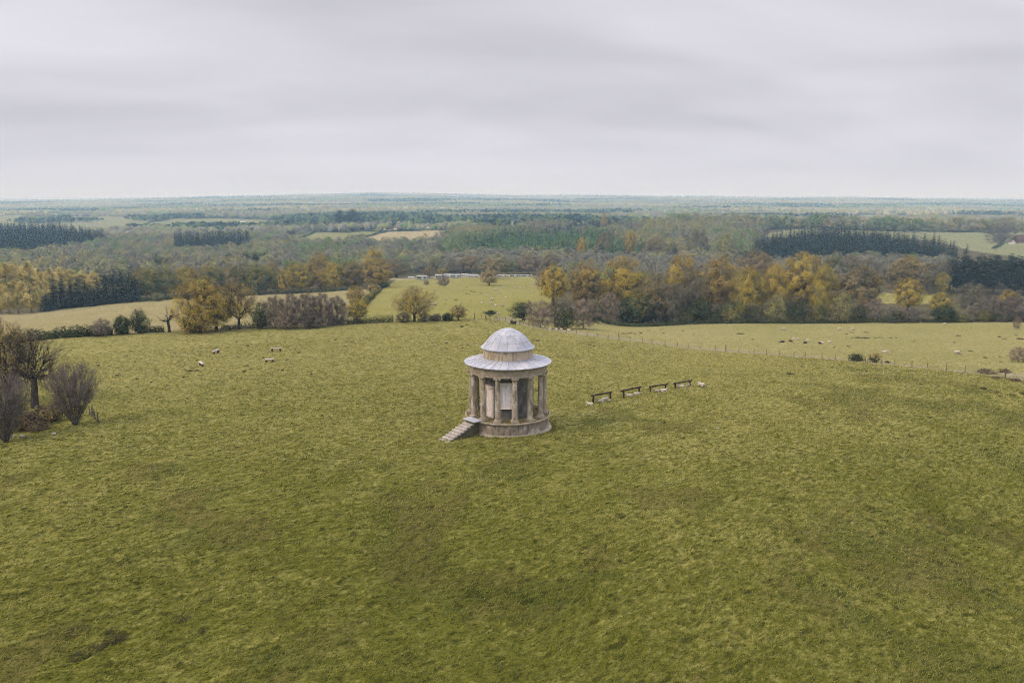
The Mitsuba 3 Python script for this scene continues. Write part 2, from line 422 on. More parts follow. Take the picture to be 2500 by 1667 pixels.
def blades(n=500000):
    """The grass itself: leaning, wind-laid blades standing on the tussocks, down the near slope and round the temple."""
    rng = np.random.default_rng(2024)
    d = np.exp(rng.uniform(math.log(33), math.log(175), n))
    az = np.radians(rng.uniform(-35.5, 35.5, n))
    x, y = d * np.sin(az), -84 + d * np.cos(az)
    m = n // 60                                      # long grass left by the mower's edge round the temple and its steps
    aa, rr = rng.uniform(0, 6.283, m), 4.72 + rng.exponential(.22, m)
    x, y = np.concatenate([x, rr * np.sin(aa)]), np.concatenate([y, -rr * np.cos(aa)])
    d = np.hypot(x, y + 84)
    h = turf(x, y)
    fade = np.clip((330 - d) / 110, 0, 1) * np.clip((np.hypot(x, y) - 4.3) / 1.5, 0, 1)
    ok = (np.hypot(x, y) > 4.72) & (rng.uniform(0, 1, len(x)) < np.clip(.35 + 4.5 * (h + .03), .06, 1)) & shapely.contains_xy(near, x, y)
    x, y, d, h, fade = x[ok], y[ok], d[ok], h[ok], fade[ok]
    z = ground(x, y) + h * fade
    lean = math.radians(32) + rng.normal(0, .75, len(x))
    rise = rng.uniform(.25, 1.0, len(x))
    e = np.stack([np.cos(lean) * np.cos(rise), np.sin(lean) * np.cos(rise), np.sin(rise)], 1)
    s = np.cross(e, [0, 0, 1.0])
    s /= np.linalg.norm(s, axis=1, keepdims=True)
    s += np.stack([x * 0, x * 0, rng.normal(0, .35, len(x))], 1)
    L, w = (.17 + .0011 * d) * rng.uniform(.5, 1.5, len(x)), (.012 + .00032 * d)
    p = np.stack([x, y, z - .02], 1)
    v = np.stack([p - s * w[:, None], p + s * w[:, None], p + e * L[:, None]], 1).reshape(-1, 3)
    f = np.arange(len(v)).reshape(-1, 3)
    q = np.stack([x, y, x * 0], -1)
    dry = np.clip(.14 + .7 * (meshkit.fbm(q / 3.1, 3, 41) - .5) + .7 * (meshkit.fbm(q / 19, 3, 42) - .5) + .0058 * (y + 30) + rng.normal(0, .22, len(x)), 0, 1)[:, None]
    c = np.array([.104, .110, .019]) * (1 - dry) + np.array([.250, .230, .072]) * dry
    c = c * np.clip(1 + .22 * rng.normal(0, 1, (len(x), 1)), .4, 1.8)
    scene['grass'] = mikit.ply((v, f), {'type': 'ref', 'id': 'foliage_bsdf'}, color=np.repeat(c, 3, 0).clip(.004, .6))
    tag('grass', kind='stuff')


blades()
# ---------------------------------------------------------------- trees: prototypes
LEAF = {'tan': (.34, .275, .135), 'hazed_ash': (.205, .205, .145), 'hazed_olive': (.20, .22, .09), 'hazed_sallow': (.31, .30, .16), 'fresh_green': (.10, .19, .055), 'hazed_tan': (.265, .235, .125), 'hazed_birch': (.175, .168, .13), 'hazed_gold': (.31, .26, .105), 'dark_conifer': (.026, .036, .024), 'gold': (.40, .31, .06), 'amber': (.34, .25, .068), 'brown': (.225, .172, .072), 'olive': (.205, .185, .062), 'lime': (.30, .29, .085), 'yellow': (.66, .55, .19),  # tones kept for far woods are paled: distance haze put into their colour
        'grey': (.165, .152, .10), 'mauve': (.135, .122, .086), 'pinkish': (.25, .195, .135), 'ever': (.045, .058, .026), 'ivy': (.062, .078, .03), 'spruce': (.026, .046, .030),
        'pine': (.024, .033, .026), 'larch': (.125, .225, .075), 'willow': (.225, .215, .10), 'green': (.09, .125, .042), 'black': (.018, .022, .02), 'pale': (.25, .225, .13), 'rust': (.13, .10, .06)}
BARK = {'dark': (.055, .046, .038), 'grey': (.15, .135, .115), 'brown': (.10, .08, .06), 'pale': (.26, .24, .21)}


def shape_radius(kind, t):
    """The crown's radius at height t (0 to 1) of the crown, 1 at its widest."""
    t = np.clip(t, 0, 1)
    if kind == 'dome':
        return np.where(t > .38, np.sqrt(np.clip(1 - ((t - .38) / .62) ** 2, 0, 1)), .70 + .30 * t / .38)
    if kind == 'egg':
        return np.sqrt(np.clip(1 - ((t - .45) / .56) ** 2, 0, 1))
    if kind == 'cone':
        return (1 - t) ** .8 * .95 + .05
    if kind == 'column':
        return np.sin(np.pi * np.clip(t * .92 + .08, 0, 1)) ** .55
    if kind == 'fan':
        return np.where(t < .62, .18 + .82 * (t / .62) ** .8, np.sqrt(np.clip(1 - ((t - .62) / .39) ** 2, 0, 1)))
    if kind == 'flat':
        return np.where(t > .3, np.sqrt(np.clip(1 - ((t - .3) / .7) ** 2, 0, 1)), .35 + .65 * t / .3)
    return np.sqrt(np.clip(1 - (2 * t - 1) ** 2, 0, 1))


def crown_points(rng, kind, n, H, W, base, lump=.28, shell=.42):
    """n points in the crown, thicker towards its outside, its outline broken into uneven boughs."""
    k1, k2, ph = rng.integers(3, 6), rng.integers(4, 8), rng.uniform(0, 6.3, 4)
    out = np.zeros((0, 3))
    while len(out) < n:
        t, a, u = rng.uniform(0, 1, 4 * n), rng.uniform(0, 2 * np.pi, 4 * n), rng.uniform(0, 1, 4 * n)
        R = shape_radius(kind, t)
        keep = rng.uniform(0, 1, 4 * n) < R ** 1.3 + .05
        lob = 1 + lump * (.6 * np.sin(k1 * a + ph[0] + 3 * t) + .6 * np.sin(k2 * a + ph[1] - 6 * t) * np.cos(7 * t + ph[2]))
        r = R * u ** shell * lob
        p = np.stack([r * np.cos(a) * W / 2, r * np.sin(a) * W / 2, base + t * (H - base) * (1 + .10 * lump * np.sin(2 * a + ph[3]))], 1)
        out = np.vstack([out, p[keep]])
    return out[:n]


def bezier(rng, a, da, b, n, gnarl):
    L = np.linalg.norm(b - a)
    t = np.linspace(0, 1, n + 1)[:, None]
    c = a + da * L * .5
    p = (1 - t) ** 2 * a + 2 * t * (1 - t) * c + t * t * b
    j = rng.normal(0, gnarl * L, p.shape) * np.sin(np.pi * t)
    return p + j


def skeleton(rng, tips, fork, r0, k1, k2, gnarl, leader=0.0, slope=.8, first=.55, minr=.012, sides=5, basal=False):
    """Trunk, limbs and branches that reach every point of the crown; radii follow the number of twigs carried. Returns tubes and the twig directions."""
    tubes, n = [], len(tips)
    top = tips[:, 2].max()
    rad = lambda m: max(r0 * (m / n) ** .52, minr)  # noqa: E731
    fork = np.asarray(fork, float)
    if leader > 0:                                   # a stem that runs on through the crown
        z1 = fork[2] + (top - fork[2]) * leader
        st = np.linspace(0, 1, 7)
        tubes.append(tube(np.stack([fork[0] * st + rng.normal(0, .05, 7) * st, fork[1] * st + rng.normal(0, .05, 7) * st, -.4 + (z1 + .4) * st], 1), r0 * (1.12 - .95 * st), sides + 1))
    elif not basal:
        st = np.linspace(0, 1, 5)
        b = np.stack([fork[0] * st ** 1.5, fork[1] * st ** 1.5, -.4 + (fork[2] + .4) * st], 1)
        b[1:-1, :2] += rng.normal(0, .08 * r0 + .02, (3, 2))
        tubes.append(tube(b, r0 * np.array([1.5, 1.12, 1.0, .96, .95]), sides + 2))
    dirs = np.zeros_like(tips)
    feat = (tips - fork) / (np.linalg.norm(tips - fork, axis=1, keepdims=True) + 1e-9) if not leader else tips / np.array([1, 1, 1.6])
    _, lab1 = kmeans2(feat, min(k1, n), minit='++', seed=int(rng.integers(1 << 30)))
    for i in range(k1):
        s1 = np.nonzero(lab1 == i)[0]
        if not len(s1):
            continue
        c1 = tips[s1].mean(0)
        if leader:
            h = math.hypot(c1[0], c1[1])
            z = float(np.clip(c1[2] - slope * h, fork[2] * .6, fork[2] + (top - fork[2]) * leader * .97))
            a, da = np.array([0, 0, z]), np.array([c1[0], c1[1], slope * h * .5 + .01])
        elif basal:
            a, da = np.array([c1[0] * .04, c1[1] * .04, -.2]), c1 * np.array([.8, .8, 1.1])
        else:
            a, da = fork, c1 - fork + np.array([0, 0, -.1 * abs(c1[2] - fork[2])])
        da = da / (np.linalg.norm(da) + 1e-9)
        e1 = a + (c1 - a) * first
        pl = bezier(rng, a, da, e1, 5, gnarl)
        rl = rad(len(s1)) * (.9 if leader or basal else 1)
        tubes.append(tube(pl, np.linspace(rl, rl * .72, 6), sides))
        d1 = pl[-1] - pl[-2]
        d1 /= np.linalg.norm(d1) + 1e-9
        kk = int(min(k2, max(1, len(s1) // 3)))
        _, lab2 = kmeans2(tips[s1], kk, minit='++', seed=int(rng.integers(1 << 30)))
        for j in range(kk):
            s2 = s1[lab2 == j]
            if not len(s2):
                continue
            c2 = tips[s2].mean(0)
            at = pl[rng.integers(3, 6)]
            e2 = at + (c2 - at) * .68
            d = d1 * .6 + (c2 - at) / (np.linalg.norm(c2 - at) + 1e-9) * .4
            pb = bezier(rng, at, d / np.linalg.norm(d), e2, 3, gnarl * 1.1)
            rb = rad(len(s2))
            tubes.append(tube(pb, np.linspace(rb, rb * .6, 4), max(sides - 1, 3)))
            d2 = pb[-1] - pb[-2]
            d2 /= np.linalg.norm(d2) + 1e-9
            for k in s2:
                at2 = pb[rng.integers(1, 4)]
                mid = (at2 + tips[k]) / 2 + rng.normal(0, .06, 3) * np.linalg.norm(tips[k] - at2) + d2 * .12 * np.linalg.norm(tips[k] - at2)
                tubes.append(tube(np.array([at2, mid, tips[k]]), [max(rb * .4, minr), minr * .9, minr * .6], 3))
                v = tips[k] - mid
                dirs[k] = v / (np.linalg.norm(v) + 1e-9)
    return tubes, dirs


def sprays(rng, tips, dirs, per, length, width, droop=0.0, spread=.9):
    """Fine twigs: long thin triangles fanning out of every branch end."""
    c = np.repeat(tips, per, 0)
    d = np.repeat(dirs, per, 0) + rng.normal(0, spread * .62, (len(c), 3)) + np.array([0, 0, -droop])
    d /= np.linalg.norm(d, axis=1, keepdims=True) + 1e-9
    c = c - d * length * .35 + rng.normal(0, length * .16, c.shape)
    L = length * rng.uniform(.6, 1.3, len(c))[:, None]
    s = np.cross(d, rng.normal(0, 1, c.shape))
    s *= width / (np.linalg.norm(s, axis=1, keepdims=True) + 1e-9)
    v = np.stack([c - s, c + s, c + d * L], 1).reshape(-1, 3)
    n = np.repeat(dirs, per, 0) + np.array([0, 0, .45]) + rng.normal(0, .3, c.shape)
    return v, np.arange(len(v)).reshape(-1, 3), np.repeat(unit(n), 3, 0)


def unit(n):
    return n / (np.linalg.norm(n, axis=1, keepdims=True) + 1e-9)


def leaves(rng, tips, per, sigma, size, flat=1.0, up=0.0, centre=None, loose=.5):
    """Small leaf and bud faces round every branch end; with centre given they face out of their bough, as foliage does."""
    c = np.repeat(tips, per, 0) + rng.normal(0, sigma, (len(tips) * per, 3)) * np.array([1, 1, flat])
    n = rng.normal(0, 1, c.shape) + np.array([0, 0, up])
    n /= np.linalg.norm(n, axis=1, keepdims=True)
    if centre is not None:
        o = c - np.repeat(centre, per, 0)
        n = o / (np.linalg.norm(o, axis=1, keepdims=True) + 1e-9) + np.array([0, 0, .35]) + loose * n
        n /= np.linalg.norm(n, axis=1, keepdims=True)
    a = np.cross(n, rng.normal(0, 1, c.shape))
    a /= np.linalg.norm(a, axis=1, keepdims=True) + 1e-9
    b = np.cross(n, a)
    s = (size * rng.uniform(.55, 1.35, len(c)))[:, None]
    v = np.stack([c - a * s * .5 - b * s * .3, c + a * s * .5 - b * s * .3, c + b * s * .6], 1).reshape(-1, 3)
    if centre is not None:                           # a bough's leaves are shaded as its rounded surface, with a little unevenness
        n = unit(o) + np.array([0, 0, .25]) + rng.normal(0, .20, c.shape)
    else:
        n = n + np.array([0, 0, .8])
    return v, np.arange(len(v)).reshape(-1, 3), np.repeat(unit(n), 3, 0)


def boughs(rng, p, each, pull, W, crown=.55):
    """Gathers the branch ends into boughs with gaps between; returns them and each one's bough centre."""
    cen, lab = kmeans2(p, max(len(p) // each, 3), minit='++', seed=int(rng.integers(1 << 30)))
    q = cen[lab] + (p - cen[lab]) * pull
    mid = np.array([0, 0, p[:, 2].min() + .30 * np.ptp(p[:, 2])])
    return q, cen[lab] * (1 - crown) + mid * crown - np.array([0, 0, .04 * W])


def tint(rng, v, f, col, amount=.16, clump=None, second=None, share=0.0):
    """A colour for every leaf: its kind's colour, each leaf a little different, and a second colour on some boughs."""
    m = len(f)
    base = np.broadcast_to(np.array(col, float), (m, 3)).copy()
    if second is not None:
        q = meshkit.fbm(v[f[:, 0]] / 2.6, 2, 77)
        base[q < np.quantile(q, share)] = second
    c = base * (1 + amount * rng.normal(0, 1, (m, 1))).clip(.4, 1.8) * (1 + .035 * rng.normal(0, 1, (m, 3)))
    out = np.zeros((len(v), 3))
    out[f.ravel()] = np.repeat(c, 3, 0)
    return out.clip(.004, .8)


def leafy(soft, cols):
    """One mesh of leaves, twigs or blades with its colours and its shading normals."""
    v, f = join([x[:2] for x in soft])
    path = meshkit.write_ply((v, f), False, color=np.vstack(cols), normals=np.vstack([x[2] for x in soft]))
    return {'type': 'ply', 'filename': path, 'face_normals': False, 'bsdf': {'type': 'ref', 'id': 'foliage_bsdf'}}


PROTO = {}
FOLIAGE = {'type': 'twosided', 'b': {'type': 'diffuse', 'reflectance': {'type': 'mesh_attribute', 'name': 'vertex_color'}}}
scene['foliage_bsdf'] = FOLIAGE


def finish(name, H, W, tubes, soft, softcol, barkcol, rng):
    """Keeps a prototype as a shape group of trunk and crown."""
    g = {'type': 'shapegroup'}
    if tubes:
        v, f = join(tubes)
        c = np.broadcast_to(np.array(barkcol), (len(v), 3)) * (.82 + .36 * meshkit.noise(v * np.array([5, 5, 1.3]), 3)[:, None])
        g['trunk'] = mikit.ply((v, f), 'foliage_bsdf', smooth=True, color=c)
    if soft:
        g['crown'] = leafy(soft, softcol)
    scene['proto_' + name] = g
    PROTO[name] = (H, W)


def broadleaf(name, seed, kind='dome', H=12., W=11., base=2.6, fork=2.2, r0=.34, tips=520, k1=7, k2=6, gnarl=.07, leaf='gold', per=9, size=.27, sigma=.36, twig=5, twiglen=.75, twigw=.016,
              bark='brown', twigcol=None, leader=0.0, slope=.8, basal=False, lump=.28, shell=.42, second=None, share=0., droop=0., first=.55, minr=.014, spread=.9, each=13, pull=.74):
    rng = np.random.default_rng(seed)
    p = crown_points(rng, kind, tips, H, W, base, lump, shell)
    p, cen = boughs(rng, p, each, pull, W)
    tubes, dirs = skeleton(rng, p, (rng.normal(0, .25), rng.normal(0, .25), fork), r0, k1, k2, gnarl, leader, slope, first=first, basal=basal, minr=minr)
    soft, col = [], []
    if twig:
        v, f, n = sprays(rng, p, dirs, twig, twiglen, twigw, droop, spread)
        soft.append((v, f, n))
        col.append(tint(rng, v, f, twigcol or BARK[bark], .2))
    if per:
        v, f, n = leaves(rng, p, per, sigma, size, centre=cen)
        soft.append((v, f, n))
        col.append(tint(rng, v, f, LEAF[leaf], .09, second=LEAF[second] if second else None, share=share))
    finish(name, H, W, tubes, soft, col, BARK[bark], rng)


def conifer(name, seed, H=18., W=6., leaf='spruce', base=.5, layers=26, fronds=11, bark='dark', ragged=.25, droop=.28, shape=.9, per=7, jag=1.0):
    """Whorls of drooping, needle-hung branches on a straight stem."""
    rng = np.random.default_rng(seed)
    tubes = [tube(np.array([[0, 0, -.4], [0, 0, H * .5], [0, 0, H * .97]]), [W * .035 + .06, W * .022 + .04, .02], 6)]
    vs, ns = [], []
    for i in range(layers):
        t = (i + rng.uniform(-.3, .3)) / layers
        z, R = base + t * (H - base), W / 2 * max((1 - t), 0.02) ** shape + .12
        for k in range(max(int(fronds * (.45 + .55 * (1 - t))), 4)):
            a, L = rng.uniform(0, 6.283), R * rng.uniform(1 - ragged, 1 + ragged)
            d, s = np.array([math.cos(a), math.sin(a), 0]), np.array([-math.sin(a), math.cos(a), 0])
            for m in range(per):
                q = (m + rng.uniform(.2, 1)) / per
                c = d * L * q + np.array([0, 0, z - droop * L * q ** 1.4 + .10 * L * q]) + s * rng.normal(0, .10 * L)
                w = (.15 + .22 * L * (1 - .5 * q)) * jag
                e = d * rng.uniform(.5, 1) + s * rng.normal(0, .7) + np.array([0, 0, rng.normal(-.25, .35)])
                e /= np.linalg.norm(e)
                o = np.cross(e, [0, 0, 1.0]) * w * .45 + np.array([0, 0, rng.normal(0, .12) * w])
                vs += [c - o, c + o, c + e * w * 1.5]
                k_ = d * .75 + np.array([0, 0, .55]) + rng.normal(0, .16, 3)
                ns += [k_, k_, k_]
    v = np.array(vs)
    f = np.arange(len(v)).reshape(-1, 3)
    finish(name, H, W, tubes, [(v, f, unit(np.array(ns)))], [tint(rng, v, f, LEAF[leaf], .12)], BARK[bark], rng)


def bush(name, seed, H=3., W=3.4, leaf='ever', tips=260, per=12, size=.24, sigma=.26, kind='egg', second=None, share=0., stems=True, lump=.3, shell=.5, base=.25, bark='dark', twig=2):
    rng = np.random.default_rng(seed)
    p = crown_points(rng, kind, tips, H, W, base, lump, shell)
    p, cen = boughs(rng, p, 14, .82, W)
    tubes, soft, col = [], [], []
    if stems:
        tubes, dirs = skeleton(rng, p, (0, 0, .3), .10, 6, 5, .06, basal=True, minr=.012, sides=4)
        if twig:
            v, f, n = sprays(rng, p, dirs, twig, .5, .012)
            soft.append((v, f, n))
            col.append(tint(rng, v, f, BARK[bark], .2))
    v, f, n = leaves(rng, p, per, sigma, size, centre=cen)
    soft.append((v, f, n))
    col.append(tint(rng, v, f, LEAF[leaf], .12, second=LEAF[second] if second else None, share=share))
    finish(name, H, W, tubes, soft, col, BARK[bark], rng)


# spring oaks breaking bud: gold, amber, brown and olive heads
for i, (c, s2) in enumerate([('gold', 'amber'), ('amber', 'brown'), ('brown', 'grey'), ('gold', 'olive'), ('olive', 'gold'), ('brown', 'amber'), ('tan', 'brown')]):
    broadleaf(f'oak_{i}', 100 + i, 'dome', H=13, W=12, base=2.4, fork=2.6, r0=.42, tips=620, k1=8, k2=7, gnarl=.075, each=16, pull=.82, lump=.22, leaf=c, second=s2, share=.35, per=20, size=.29, sigma=.32, twig=3, twigcol=(.15, .115, .075))
# close-grown wood trees: high round heads on bare stems
for i, (c, s2, b) in enumerate([('gold', 'amber', 'brown'), ('gold', 'olive', 'brown'), ('amber', 'brown', 'brown'), ('brown', 'grey', 'grey'), ('grey', 'brown', 'grey'), ('mauve', 'grey', 'grey'), ('olive', 'green', 'brown'), ('pinkish', 'brown', 'grey')]):
    broadleaf(f'wood_{i}', 140 + i, 'egg' if i in (5, 7) else 'dome', H=20, W=14.5, base=3.2, fork=5, r0=.36, tips=620, k1=8, k2=7, gnarl=.045, leaf=c, second=s2, share=.4, per=24 if i not in (4, 5) else 11, size=.38, sigma=.52,
              twig=3 if i not in (4, 5) else 9, twiglen=1.15, twigw=.022, bark=b, twigcol=(.125, .110, .070) if b == 'grey' else (.12, .092, .046), leader=.45, slope=1.1, lump=.20, each=18, pull=.80)
# bare small trees with a haze of twigs
broadleaf('bare_0', 170, 'egg', H=9, W=8, base=1.2, fork=1.5, r0=.16, tips=620, k1=8, k2=7, gnarl=.035, leaf='grey', per=2, size=.16, twig=13, twiglen=.9, twigw=.016, bark='grey', twigcol=(.17, .143, .11), minr=.012)
broadleaf('bare_1', 171, 'dome', H=9, W=9, base=1.0, fork=1.6, r0=.18, tips=620, k1=8, k2=7, gnarl=.04, leaf='pinkish', per=3, size=.15, twig=12, twiglen=.85, twigw=.016, bark='grey', twigcol=(.21, .165, .12), minr=.012)
broadleaf('bare_2', 172, 'egg', H=8, W=7, base=.4, fork=.8, r0=.12, tips=560, k1=9, k2=6, gnarl=.03, leaf='mauve', per=3, size=.18, twig=11, twiglen=.9, twigw=.018, bark='grey', twigcol=(.125, .105, .088), basal=True, minr=.012)
broadleaf('thorn', 173, 'dome', H=5, W=4.6, base=.9, fork=1.0, r0=.13, tips=330, k1=6, k2=6, gnarl=.06, leaf='amber', second='brown', share=.6, per=6, size=.17, sigma=.22, twig=7, twiglen=.5, twigw=.012, bark='dark')
# the fans of bare rods beside the old oaks, and the old oaks themselves
broadleaf('fan_0', 180, 'fan', H=7.6, W=6.0, base=.7, fork=.6, r0=.24, tips=640, k1=36, k2=6, gnarl=.012, leaf='mauve', per=0, twig=8, twiglen=1.0, twigw=.013, bark='grey', twigcol=(.088, .072, .062), basal=True, first=.62, minr=.011, spread=.5, lump=.12, shell=.5)
broadleaf('fan_1', 181, 'fan', H=8.4, W=6.6, base=.5, fork=.6, r0=.26, tips=680, k1=38, k2=6, gnarl=.014, leaf='mauve', per=0, twig=8, twiglen=1.0, twigw=.014, bark='grey', twigcol=(.082, .07, .062), basal=True, first=.62, minr=.011, spread=.5, lump=.12, shell=.5)
broadleaf('old_0', 182, 'dome', H=11.5, W=11.5, base=3.2, fork=2.9, r0=.52, tips=760, k1=9, k2=7, gnarl=.15, leaf='amber', per=6, size=.14, sigma=.28, twig=8, twiglen=.6, twigw=.011, bark='dark', twigcol=(.12, .09, .06), minr=.02, lump=.4)
broadleaf('old_1', 183, 'dome', H=11, W=10.5, base=3.0, fork=4.2, r0=.50, tips=620, k1=9, k2=7, gnarl=.16, leaf='brown', per=2, size=.13, sigma=.28, twig=7, twiglen=.55, twigw=.011, bark='dark', twigcol=(.10, .08, .06), minr=.02, lump=.5)
broadleaf('lone_0', 184, 'dome', H=11.5, W=13, base=2.7, fork=2.6, r0=.40, tips=760, k1=9, k2=7, gnarl=.09, leaf='brown', second='gold', share=.4, per=11, size=.18, sigma=.30, pull=.88, twig=8, twiglen=.6, twigw=.014, bark='dark', twigcol=(.17, .125, .075), lump=.2)
broadleaf('bank_0', 185, 'dome', H=14, W=12.5, base=.9, fork=2.4, r0=.45, tips=900, k1=10, k2=7, gnarl=.08, leaf='gold', second='amber', share=.5, per=18, size=.24, sigma=.36, pull=.85, twig=6, twiglen=.8, twigw=.014, bark='dark', droop=.5, lump=.25)
broadleaf('dead', 186, 'egg', H=8, W=7, base=2.4, fork=3.0, r0=.40, tips=46, k1=5, k2=4, gnarl=.20, per=0, twig=3, twiglen=.8, twigw=.02, bark='dark', minr=.04, lump=.6, shell=.3)
# tall yellow poplars
for i in range(3):
    broadleaf(f'poplar_{i}', 190 + i, 'column', H=24, W=8, base=2.5, fork=3, r0=.30, tips=680, k1=26, k2=4, gnarl=.03, leaf='yellow', second='lime', share=.15, per=20, size=.44, sigma=.50, twig=2, twiglen=1.2, twigw=.02, bark='grey', twigcol=(.40, .33, .12), leader=.95, slope=1.5)
for i in range(3):
    conifer(f'spruce_{i}', 200 + i, H=20, W=6.4, leaf='spruce', layers=30, fronds=11, ragged=.3)
    conifer(f'larch_{i}', 210 + i, H=18, W=6.5, leaf='larch', layers=24, fronds=10, ragged=.35, droop=.15, jag=.8)
conifer('cypress', 220, H=17, W=7.5, leaf='dark_conifer', layers=30, fronds=13, ragged=.4, shape=.45, droop=.1)
conifer('cypress_wide', 221, H=15, W=8, leaf='dark_conifer', layers=26, fronds=13, ragged=.45, shape=.4, droop=.1)
for i in range(2):                                   # broad dark pines, their needles in level shelves
    rng_ = np.random.default_rng(230 + i)
    p_ = crown_points(rng_, 'flat', 360, 21, 13, 5, .45, .5)
    sh_ = 2.1 + .5 * np.sin(3 * np.arctan2(p_[:, 1], p_[:, 0]))
    p_[:, 2] = np.round(p_[:, 2] / sh_) * sh_ + rng_.normal(0, .34, len(p_))
    tb_, dr_ = skeleton(rng_, p_, (0, 0, 7), .40, 12, 4, .05, leader=.9, slope=.25)
    v_, f_, n_ = leaves(rng_, p_, 22, .62, .55, flat=.35, up=.8, centre=p_ * np.array([.5, .5, 1]) - np.array([0, 0, 1.0]))
    finish(f'pine_{i}', 21, 13, tb_, [(v_, f_, n_)], [tint(rng_, v_, f_, LEAF['pine'], .22)], BARK['brown'], rng_)
bush('holly', 240, H=4, W=4, leaf='ever', tips=300, per=13, second='ivy', share=.3)
bush('holly_loose', 241, H=5, W=4.4, leaf='ivy', tips=280, per=10, second='ever', share=.5, lump=.45)
bush('willow', 242, H=8, W=6.5, leaf='willow', tips=520, per=10, size=.26, sigma=.4, second='lime', share=.3, base=.5)
bush('sallow', 243, H=8, W=7, leaf='olive', tips=520, per=9, size=.26, sigma=.42, second='green', share=.4, base=.4)
bush('dim_bush', 244, H=6, W=6, leaf='ivy', tips=420, per=9, size=.25, sigma=.4, second='mauve', share=.5, base=.3)
bush('bramble', 245, H=2, W=3.4, leaf='rust', tips=200, per=9, size=.15, sigma=.24, second='brown', share=.5, base=.1, kind='flat', twig=6)
bush('umbrella', 246, H=3.4, W=6.2, leaf='ever', tips=320, per=11, size=.2, sigma=.24, kind='flat', base=1.3, second='ivy', share=.3)
bush('gorse', 247, H=2, W=2.2, leaf='ever', tips=150, per=10, size=.14, sigma=.18, second='gold', share=.18, base=.1)
bush('gorse_gold', 248, H=2.4, W=2.4, leaf='amber', tips=120, per=7, size=.14, sigma=.2, second='ever', share=.5, base=.4)
bush('blossom', 249, H=5, W=5.5, leaf='pale', tips=320, per=5, size=.16, sigma=.3, second='grey', share=.6, base=.4, twig=9, bark='grey')
# the far woods: fewer and larger leaf clumps, tones paled to add distance haze
FAR = []
for i, (c, s2) in enumerate([('hazed_tan', 'hazed_ash'), ('hazed_ash', 'hazed_birch'), ('hazed_olive', 'fresh_green'), ('hazed_sallow', 'hazed_olive'), ('hazed_birch', 'hazed_ash'), ('hazed_tan', 'hazed_olive'), ('fresh_green', 'hazed_olive'), ('hazed_gold', 'hazed_olive')]):
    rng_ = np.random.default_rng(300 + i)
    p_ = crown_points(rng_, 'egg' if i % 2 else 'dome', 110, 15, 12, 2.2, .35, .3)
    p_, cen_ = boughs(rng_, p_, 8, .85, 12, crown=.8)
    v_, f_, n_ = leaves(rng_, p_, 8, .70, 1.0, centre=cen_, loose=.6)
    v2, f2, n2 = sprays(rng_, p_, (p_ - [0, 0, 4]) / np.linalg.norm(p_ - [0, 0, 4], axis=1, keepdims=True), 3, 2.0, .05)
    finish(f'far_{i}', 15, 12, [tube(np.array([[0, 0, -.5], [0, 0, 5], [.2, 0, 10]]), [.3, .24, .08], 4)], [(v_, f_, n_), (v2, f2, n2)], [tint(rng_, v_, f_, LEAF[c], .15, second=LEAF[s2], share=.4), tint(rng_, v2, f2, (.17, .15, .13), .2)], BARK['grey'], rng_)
for i in range(2):
    conifer(f'far_spruce_{i}', 320 + i, H=20, W=6.6, leaf='spruce', layers=14, fronds=9, per=3, jag=1.9, ragged=.3)
    conifer(f'far_larch_{i}', 330 + i, H=18, W=7, leaf='larch', layers=12, fronds=8, per=3, jag=1.8, ragged=.35, droop=.15)


def plant(proto, name, p, h, w, label=None, cat='tree', group=None, kind=None, rot=None, rng=np.random.default_rng(5), key=None, sink=.12):
    H, W = PROTO[proto]
    rot = rng.uniform(0, 360) if rot is None else rot
    key = key or numbered(name)
    m = T().translate([float(p[0]), float(p[1]), float(p[2]) - sink]).rotate([0, 0, 1], float(rot)).scale([float(w / W), float(w / W), float(h / H)])
    scene[key] = {'type': 'instance', 'to_world': m, 'group': {'type': 'ref', 'id': 'proto_' + proto}}
    return tag(key, label, cat if kind is None else None, group, kind) if label else key
